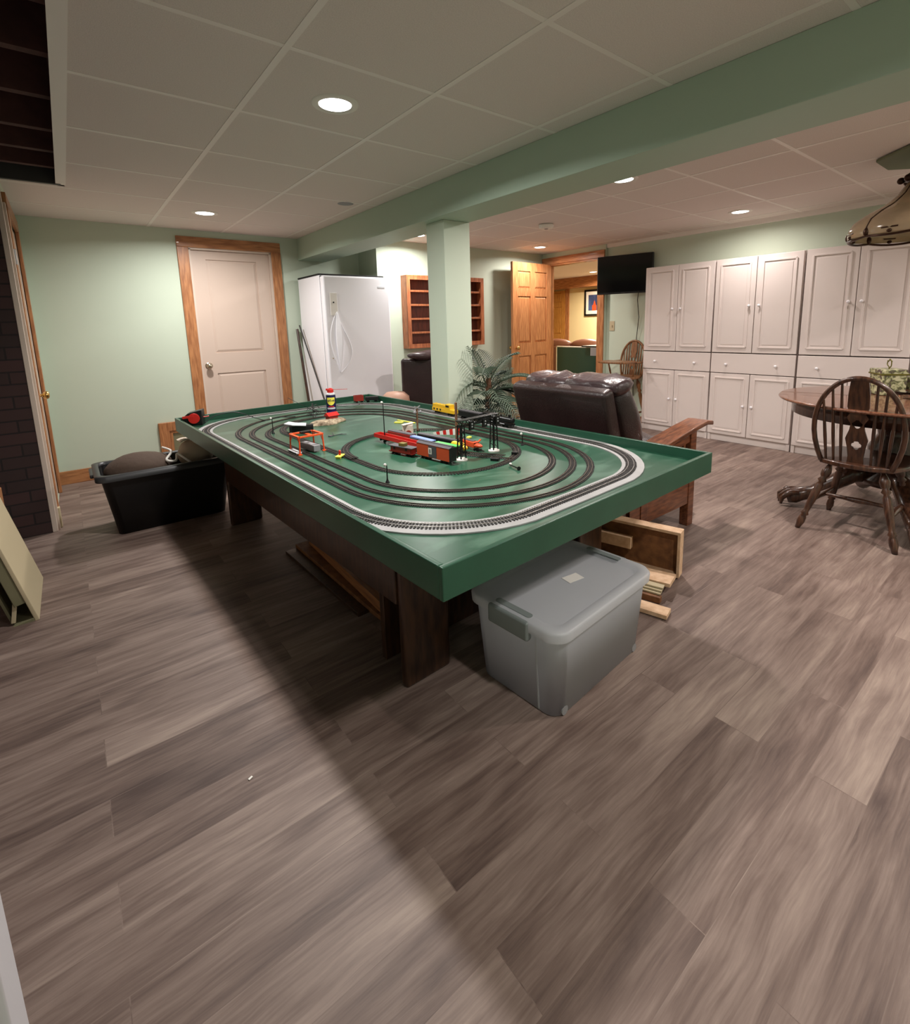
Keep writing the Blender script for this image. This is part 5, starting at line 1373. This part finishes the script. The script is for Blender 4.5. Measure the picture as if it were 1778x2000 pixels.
# ---------------------------------------------------------------- windsor chairs
SPL = [(0.028, 0), (0.030, 0.06), (0.045, 0.10), (0.030, 0.14), (0.052, 0.20), (0.050, 0.24), (0.034, 0.28), (0.056, 0.315), (0.046, 0.34), (0.060, 0.44), (0.052, 0.50)]
LEG = [(0, 0.013), (0.04, 0.015), (0.10, 0.021), (0.17, 0.019), (0.20, 0.014), (0.22, 0.022), (0.26, 0.014), (0.32, 0.017), (0.50, 0.022), (0.66, 0.020), (0.70, 0.013), (0.73, 0.024), (0.77, 0.015), (0.80, 0.022), (0.86, 0.026), (0.92, 0.018), (0.95, 0.012), (1, 0.012)]
def windsor(name, label, cat, loc, rz, m, seat_z=0.43, scale=1.0, feet=None, bow_h=0.50, bw=0.205, high=False):
    """chair faces local +x; back at -x"""
    t = thing(name, label, cat, loc, rz)
    s = scale
    seat = [(0.24 * s, -0.18 * s), (0.25 * s, 0), (0.24 * s, 0.18 * s), (0.12 * s, 0.225 * s), (-0.06 * s, 0.215 * s), (-0.17 * s, 0.17 * s), (-0.21 * s, 0.08 * s), (-0.215 * s, 0), (-0.21 * s, -0.08 * s), (-0.17 * s, -0.17 * s), (-0.06 * s, -0.215 * s), (0.12 * s, -0.225 * s)]
    MB().prism(seat, seat_z - 0.018, seat_z + 0.012).build('seat', m, t, bevel=0.009, seg=3)
    ft = feet or [(-0.255, 0.235), (-0.255, -0.235), (0.21, 0.22), (0.21, -0.22)]
    tops = [(-0.13 * s, 0.12 * s), (-0.13 * s, -0.12 * s), (0.14 * s, 0.13 * s), (0.14 * s, -0.13 * s)]
    for (a, b) in zip(ft, tops):
        MB().turned((a[0], a[1], 0), (b[0], b[1], seat_z - 0.015), LEG).build('leg', m, t, smooth=True)
    def onleg(i, f): return Vector((ft[i][0], ft[i][1], 0)).lerp(Vector((tops[i][0], tops[i][1], seat_z - 0.015)), f)
    fr = 0.42 if not high else 0.30
    for (i, j) in ((0, 2), (1, 3)):
        MB().turned(onleg(i, fr), onleg(j, fr), [(0, 0.009), (0.3, 0.012), (0.5, 0.017), (0.7, 0.012), (1, 0.009)]).build('stretcher', m, t, smooth=True)
    MB().turned(onleg(0, fr).lerp(onleg(2, fr), 0.5), onleg(1, fr).lerp(onleg(3, fr), 0.5), [(0, 0.009), (0.3, 0.012), (0.5, 0.017), (0.7, 0.012), (1, 0.009)]).build('stretcher', m, t, smooth=True)
    bx, lean_ = -0.165 * s, -0.20
    def bp(y, z): return Vector((bx + lean_ * z * 0.75, y, seat_z + z))
    pts = []
    for k in range(33):
        a = PI * k / 32; y = bw * s * math.cos(a) ; z = bow_h * 0.42 + bow_h * 0.58 * math.sin(a)
        pts.append(bp(y, z))
    low = [bp(bw * s * f, zz) for f, zz in ((0.80, 0.0), (0.90, bow_h * 0.12), (0.97, bow_h * 0.25), (1.0, bow_h * 0.36))]
    P = low + pts + [bp(-q.y, q.z - seat_z) for q in low[::-1]]
    mb = MB(); mb.tube(P, 0.0135, 10); mb.build('bow', m, t, smooth=True)
    def ztop(y): return bow_h * 0.42 + bow_h * 0.58 * math.sqrt(max(0, 1 - (y / (bw * s)) ** 2))
    for y0, y1 in ((0.155, 0.165), (0.115, 0.122), (0.077, 0.080)):
        for sg in (-1, 1):
            ya, yb = y0 * s * sg * 0.9, y1 * s * sg
            MB().turned(bp(ya, 0.0), bp(yb, ztop(yb)), [(0, 0.006), (0.4, 0.009), (1, 0.006)]).build('spindle', m, t, smooth=True)
    # splat with pierced quatrefoils: built from outline strips with two holes
    zt = ztop(0)
    prof = [(0.040, 0.0), (0.036, 0.05), (0.042, 0.10), (0.052, 0.15), (0.036, 0.20), (0.030, 0.235), (0.050, 0.27), (0.036, 0.295), (0.050, 0.33), (0.048, 0.40), (0.042, 0.46), (0.038, zt)]
    sc_ = zt / 0.49
    prof = [(a * s * 1.0, min(b * sc_, zt)) for a, b in prof[:-1]] + [(0.038 * s, zt)]
    def hw(z):
        for (a, b), (c_, d_) in zip(prof, prof[1:]):
            if b <= z <= d_ + 1e-9: return a + (c_ - a) * (z - b) / max(1e-9, d_ - b)
        return prof[-1][0]
    holes = []
    for zc in (0.115 * sc_, 0.235 * sc_):
        for (dy, dz) in ((0.011, 0), (-0.011, 0), (0, 0.012), (0, -0.012)): holes.append((dy * s, zc + dz, 0.0132 * s))
    mb = MB(); nz = int(zt / 0.0035); ny = 30
    def solid(y, z):
        y = y * hw(z)
        return all((y - a) ** 2 + (z - b) ** 2 > c_ * c_ for a, b, c_ in holes)
    grid = {}
    def V(y, z, f):
        key = (round(y, 4), round(z, 5), f)
        if key not in grid:
            q = bp(y * hw(z), z); grid[key] = mb.bm.verts.new((q.x + (0.006 if f else -0.006), q.y, q.z))
        return grid[key]
    wmax = 0.058 * s
    zz = [zt * k / nz for k in range(nz + 1)]; yy = [-1 + 2 * k / ny for k in range(ny + 1)]
    occ = [[solid((yy[i] + yy[i + 1]) / 2, (zz[j] + zz[j + 1]) / 2) for j in range(nz)] for i in range(ny)]
    def O(i, j): return 0 <= i < ny and 0 <= j < nz and occ[i][j]
    for i in range(ny):
        for j in range(nz):
            if not occ[i][j]: continue
            for f in (0, 1):
                mb.bm.faces.new([V(yy[i], zz[j], f), V(yy[i + 1], zz[j], f), V(yy[i + 1], zz[j + 1], f), V(yy[i], zz[j + 1], f)])
            if not O(i - 1, j): mb.bm.faces.new([V(yy[i], zz[j], 0), V(yy[i], zz[j + 1], 0), V(yy[i], zz[j + 1], 1), V(yy[i], zz[j], 1)])
            if not O(i + 1, j): mb.bm.faces.new([V(yy[i + 1], zz[j], 0), V(yy[i + 1], zz[j + 1], 0), V(yy[i + 1], zz[j + 1], 1), V(yy[i + 1], zz[j], 1)])
            if not O(i, j - 1): mb.bm.faces.new([V(yy[i], zz[j], 0), V(yy[i + 1], zz[j], 0), V(yy[i + 1], zz[j], 1), V(yy[i], zz[j], 1)])
            if not O(i, j + 1): mb.bm.faces.new([V(yy[i], zz[j + 1], 0), V(yy[i + 1], zz[j + 1], 0), V(yy[i + 1], zz[j + 1], 1), V(yy[i], zz[j + 1], 1)])
    mb.build('splat', m, t)
    return t
windsor('windsor_chair', 'dark wooden bow-back chair with a pierced splat at the round table', 'chair', (3.585, 0.765, 0), 0, M['walnut'], seat_z=0.425, feet=[(-0.245, 0.23), (-0.265, -0.235), (0.22, 0.20), (0.22, -0.22)])
hc = windsor('high_chair', 'brown wooden high chair with a tray between the cabinets and the doorway', 'high chair', (5.19, 3.46, 0), R(180), M['oak_chair'], seat_z=0.60, scale=0.82, bow_h=0.42, bw=0.20, high=True, feet=[(-0.19, 0.19), (-0.19, -0.19), (0.19, 0.19), (0.19, -0.19)])
MB().prism([(0.05, -0.19), (0.26, -0.20), (0.31, -0.12), (0.32, 0), (0.31, 0.12), (0.26, 0.20), (0.05, 0.19)], 0.775, 0.797).build('tray', M['oak_chair'], hc, bevel=0.006)
for sg in (-1, 1):
    mb = MB(); mb.tube([(-0.16, sg * 0.18, 0.775), (0.06, sg * 0.19, 0.775)], 0.012, 8)
    mb.turned((0.06, sg * 0.15, 0.61), (0.08, sg * 0.18, 0.775), [(0, 0.007), (0.4, 0.012), (1, 0.007)])
    mb.build('arm_rail', M['oak_chair'], hc, smooth=True)
MB().box(0.17, -0.14, 0.22, 0.26, 0.14, 0.235).build('footrest', M['oak_chair'], hc, bevel=0.003)

# ---------------------------------------------------------------- round pedestal table
t = thing('round_table', 'dark wooden round pedestal table with claw feet at the right edge', 'table', (3.975, 0.70, 0))
MB().lathe([(0.0, 0.725), (0.60, 0.725), (0.632, 0.732), (0.638, 0.741), (0.630, 0.750), (0.0, 0.752)], seg=72).build('tabletop', M['walnut_x'], t, smooth=True)
MB().lathe([(0.555, 0.645), (0.56, 0.725), (0.53, 0.725), (0.53, 0.645), (0.555, 0.645)], seg=64).build('apron', M['walnut'], t, smooth=True)
MB().lathe([(0.0, 0.20), (0.15, 0.20), (0.16, 0.24), (0.11, 0.28), (0.13, 0.36), (0.135, 0.44), (0.09, 0.52), (0.10, 0.58), (0.17, 0.62), (0.17, 0.72), (0, 0.72)], seg=32).build('pedestal', M['walnut'], t, smooth=True)
for k, a in enumerate((R(117), R(207), R(27), R(297))):
    ca, sa = math.cos(a), math.sin(a); rr = 0.53 if k == 0 else 0.50
    P = [(0.10, 0.27, 0.062), (0.20, 0.25, 0.058), (0.31, 0.17, 0.050), (0.40, 0.105, 0.043), (0.465, 0.085, 0.047), (0.51, 0.065, 0.052), (0.55, 0.05, 0.040)]
    lg = MB().tube([(x * ca, x * sa, z) for x, z, r in P], [r for x, z, r in P], 14).build('leg', M['walnut'], t, smooth=True)
    mb = MB()
    for q in (-0.35, 0, 0.35):
        c2, s2 = math.cos(a + q * 0.25), math.sin(a + q * 0.25)
        mb.tube([(0.49 * c2, 0.49 * s2, 0.10), (0.545 * c2, 0.545 * s2, 0.095), (0.585 * c2, 0.585 * s2, 0.055), (0.59 * c2, 0.59 * s2, 0.015)], [0.016, 0.02, 0.017, 0.008], 8)
    mb.build('claw', M['walnut'], lg, smooth=True)
# tin canister
t = thing('floral_tin', 'square green floral tin with a scrolled metal handle on the round table', 'tin', (4.12, 0.80, 0.7525), R(38))
MB().box(-0.07, -0.07, 0, 0.07, 0.07, 0.135).build('body', M['tin'], t, bevel=0.006)
lid = MB().box(-0.074, -0.074, 0.135, 0.074, 0.074, 0.165).build('lid', M['tin'], t, bevel=0.005)
MB().box(-0.076, -0.076, 0.130, 0.076, 0.076, 0.139).build('lid_rim', M['tin_rim'], lid)
mb = MB(); L_ = []
for k in range(17):
    a = -PI / 2 + 2 * PI * k / 16; rr = 0.022 * (1 + 0.12 * math.sin(3 * a + 1.57)); L_.append((rr * math.cos(a) * 1.05, 0, 0.198 + rr * math.sin(a)))
mb.tube(L_, 0.0032, 8); mb.tube([(0, 0, 0.165), (0, 0, 0.178)], 0.004, 8)
mb.ball((0, 0, 0.224), 0.006, seg=8).ball((0.02, 0, 0.214), 0.005, seg=8).ball((-0.02, 0, 0.214), 0.005, seg=8)
mb.build('handle', M['tin_rim'], lid, smooth=True)
t = thing('floral_jar', 'squat green floral jar with a glass lid right of the tin', 'jar', (4.19, 0.66, 0.7525))
MB().lathe([(0.0, 0), (0.055, 0), (0.062, 0.03), (0.060, 0.11), (0.05, 0.12), (0, 0.12)], seg=28).build('jar_body', M['tin'], t, smooth=True)
MB().lathe([(0.05, 0.12), (0.052, 0.135), (0.03, 0.15), (0.01, 0.153), (0.012, 0.165), (0, 0.17)], seg=24).build('jar_lid', M['glass'], t, smooth=True)
t = thing('glass_bowl', 'shallow glass bowl in front of the floral tin', 'bowl', (3.99, 0.66, 0.7525))
MB().lathe([(0.0, 0), (0.04, 0), (0.075, 0.03), (0.08, 0.045), (0.074, 0.044), (0.04, 0.008), (0, 0.006)], seg=32).build('bowl_body', M['glass'], t, smooth=True)

# ---------------------------------------------------------------- hanging lamp
lx, ly = 4.09, 0.735
t = thing('pendant_lamp', 'amber glass pendant lamp with dark scrollwork rim at the top right', 'pendant lamp', (lx, ly, 0))
ns = 8
prof = [(0.06, 2.05), (0.08, 2.02), (0.11, 1.97), (0.17, 1.915), (0.25, 1.87), (0.31, 1.825), (0.336, 1.775), (0.332, 1.73)]
for k in range(ns):
    a0, a1 = 2 * PI * k / ns + 0.2, 2 * PI * (k + 1) / ns + 0.2
    mb = MB()
    def fn(i, j):
        f = i * (len(prof) - 1); q = min(int(f), len(prof) - 2); r = prof[q][0] + (prof[q + 1][0] - prof[q][0]) * (f - q); z = prof[q][1] + (prof[q + 1][1] - prof[q][1]) * (f - q)
        a = a0 + (a1 - a0) * j; bul = 1 + 0.03 * math.sin(PI * j); return Vector((r * bul * math.cos(a), r * bul * math.sin(a), z))
    mb.grid(18, 8, fn); mb.build('glass_panel', M['amber'], t, smooth=True, solid=0.004)
    mb = MB(); mb.tube([(r * math.cos(a0), r * math.sin(a0), z) for r, z in prof], 0.0055, 8); mb.ball((0.335 * math.cos(a0), 0.335 * math.sin(a0), 1.75), 0.016, seg=10, sz=1.6); mb.build('rib', M['bronze'], t, smooth=True)
mb = MB(); NN = 72
mb.tube([((0.335 + 0.004 * math.sin(ns * 2 * PI * k / NN)) * math.cos(2 * PI * k / NN + 0.2), (0.335) * math.sin(2 * PI * k / NN + 0.2), 1.727 - 0.010 * abs(math.sin(ns / 2 * 2 * PI * k / NN))) for k in range(NN)], 0.007, 8, closed=True)
for k in range(ns):
    a = 2 * PI * (k + 0.5) / ns + 0.2; c_ = (0.341 * math.cos(a), 0.341 * math.sin(a), 1.737)
    mb.ball(c_, 0.014, seg=10, sz=0.8)
    mb.cbox((0.343 * math.cos(a), 0.343 * math.sin(a), 1.757), (0.006, 0.08, 0.008), a)
mb.build('scroll_rim', M['bronze'], t, smooth=True)
mb = MB(); mb.lathe([(0.0, 2.03), (0.06, 2.035), (0.095, 2.05), (0.09, 2.08), (0.05, 2.105), (0.02, 2.11), (0.0, 2.115)], seg=28)
for k in range(ns):
    a = 2 * PI * k / ns + 0.2; mb.ball((0.105 * math.cos(a), 0.105 * math.sin(a), 2.055), 0.02, seg=10)
mb.build('crown', M['bronze'], t, smooth=True)
MB().tube([(0, 0, 2.105), (0, 0, CZ - 0.02)], 0.007, 8).build('stem', M['bronze'], t)
tag(MB().prism([(4.13 + 0.36 * math.cos(R(22.5 + 45 * k)), 0.62 + 0.36 * math.sin(R(22.5 + 45 * k))) for k in range(8)], CZ - 0.022, CZ - 0.0045).build('ceiling_medallion', M['octo'], bevel=0.004), 'octagonal green-grey ceiling medallion above the pendant lamp', 'ceiling medallion')

# tiny speck of litter on floor
tag(MB().cbox((0.26, 1.365, 0.002), (0.012, 0.006, 0.002), 0.4).build('paper_scrap', M['white_matte']), 'tiny white paper scrap on the bare floor at lower left', 'scrap')

bpy.context.view_layer.update()
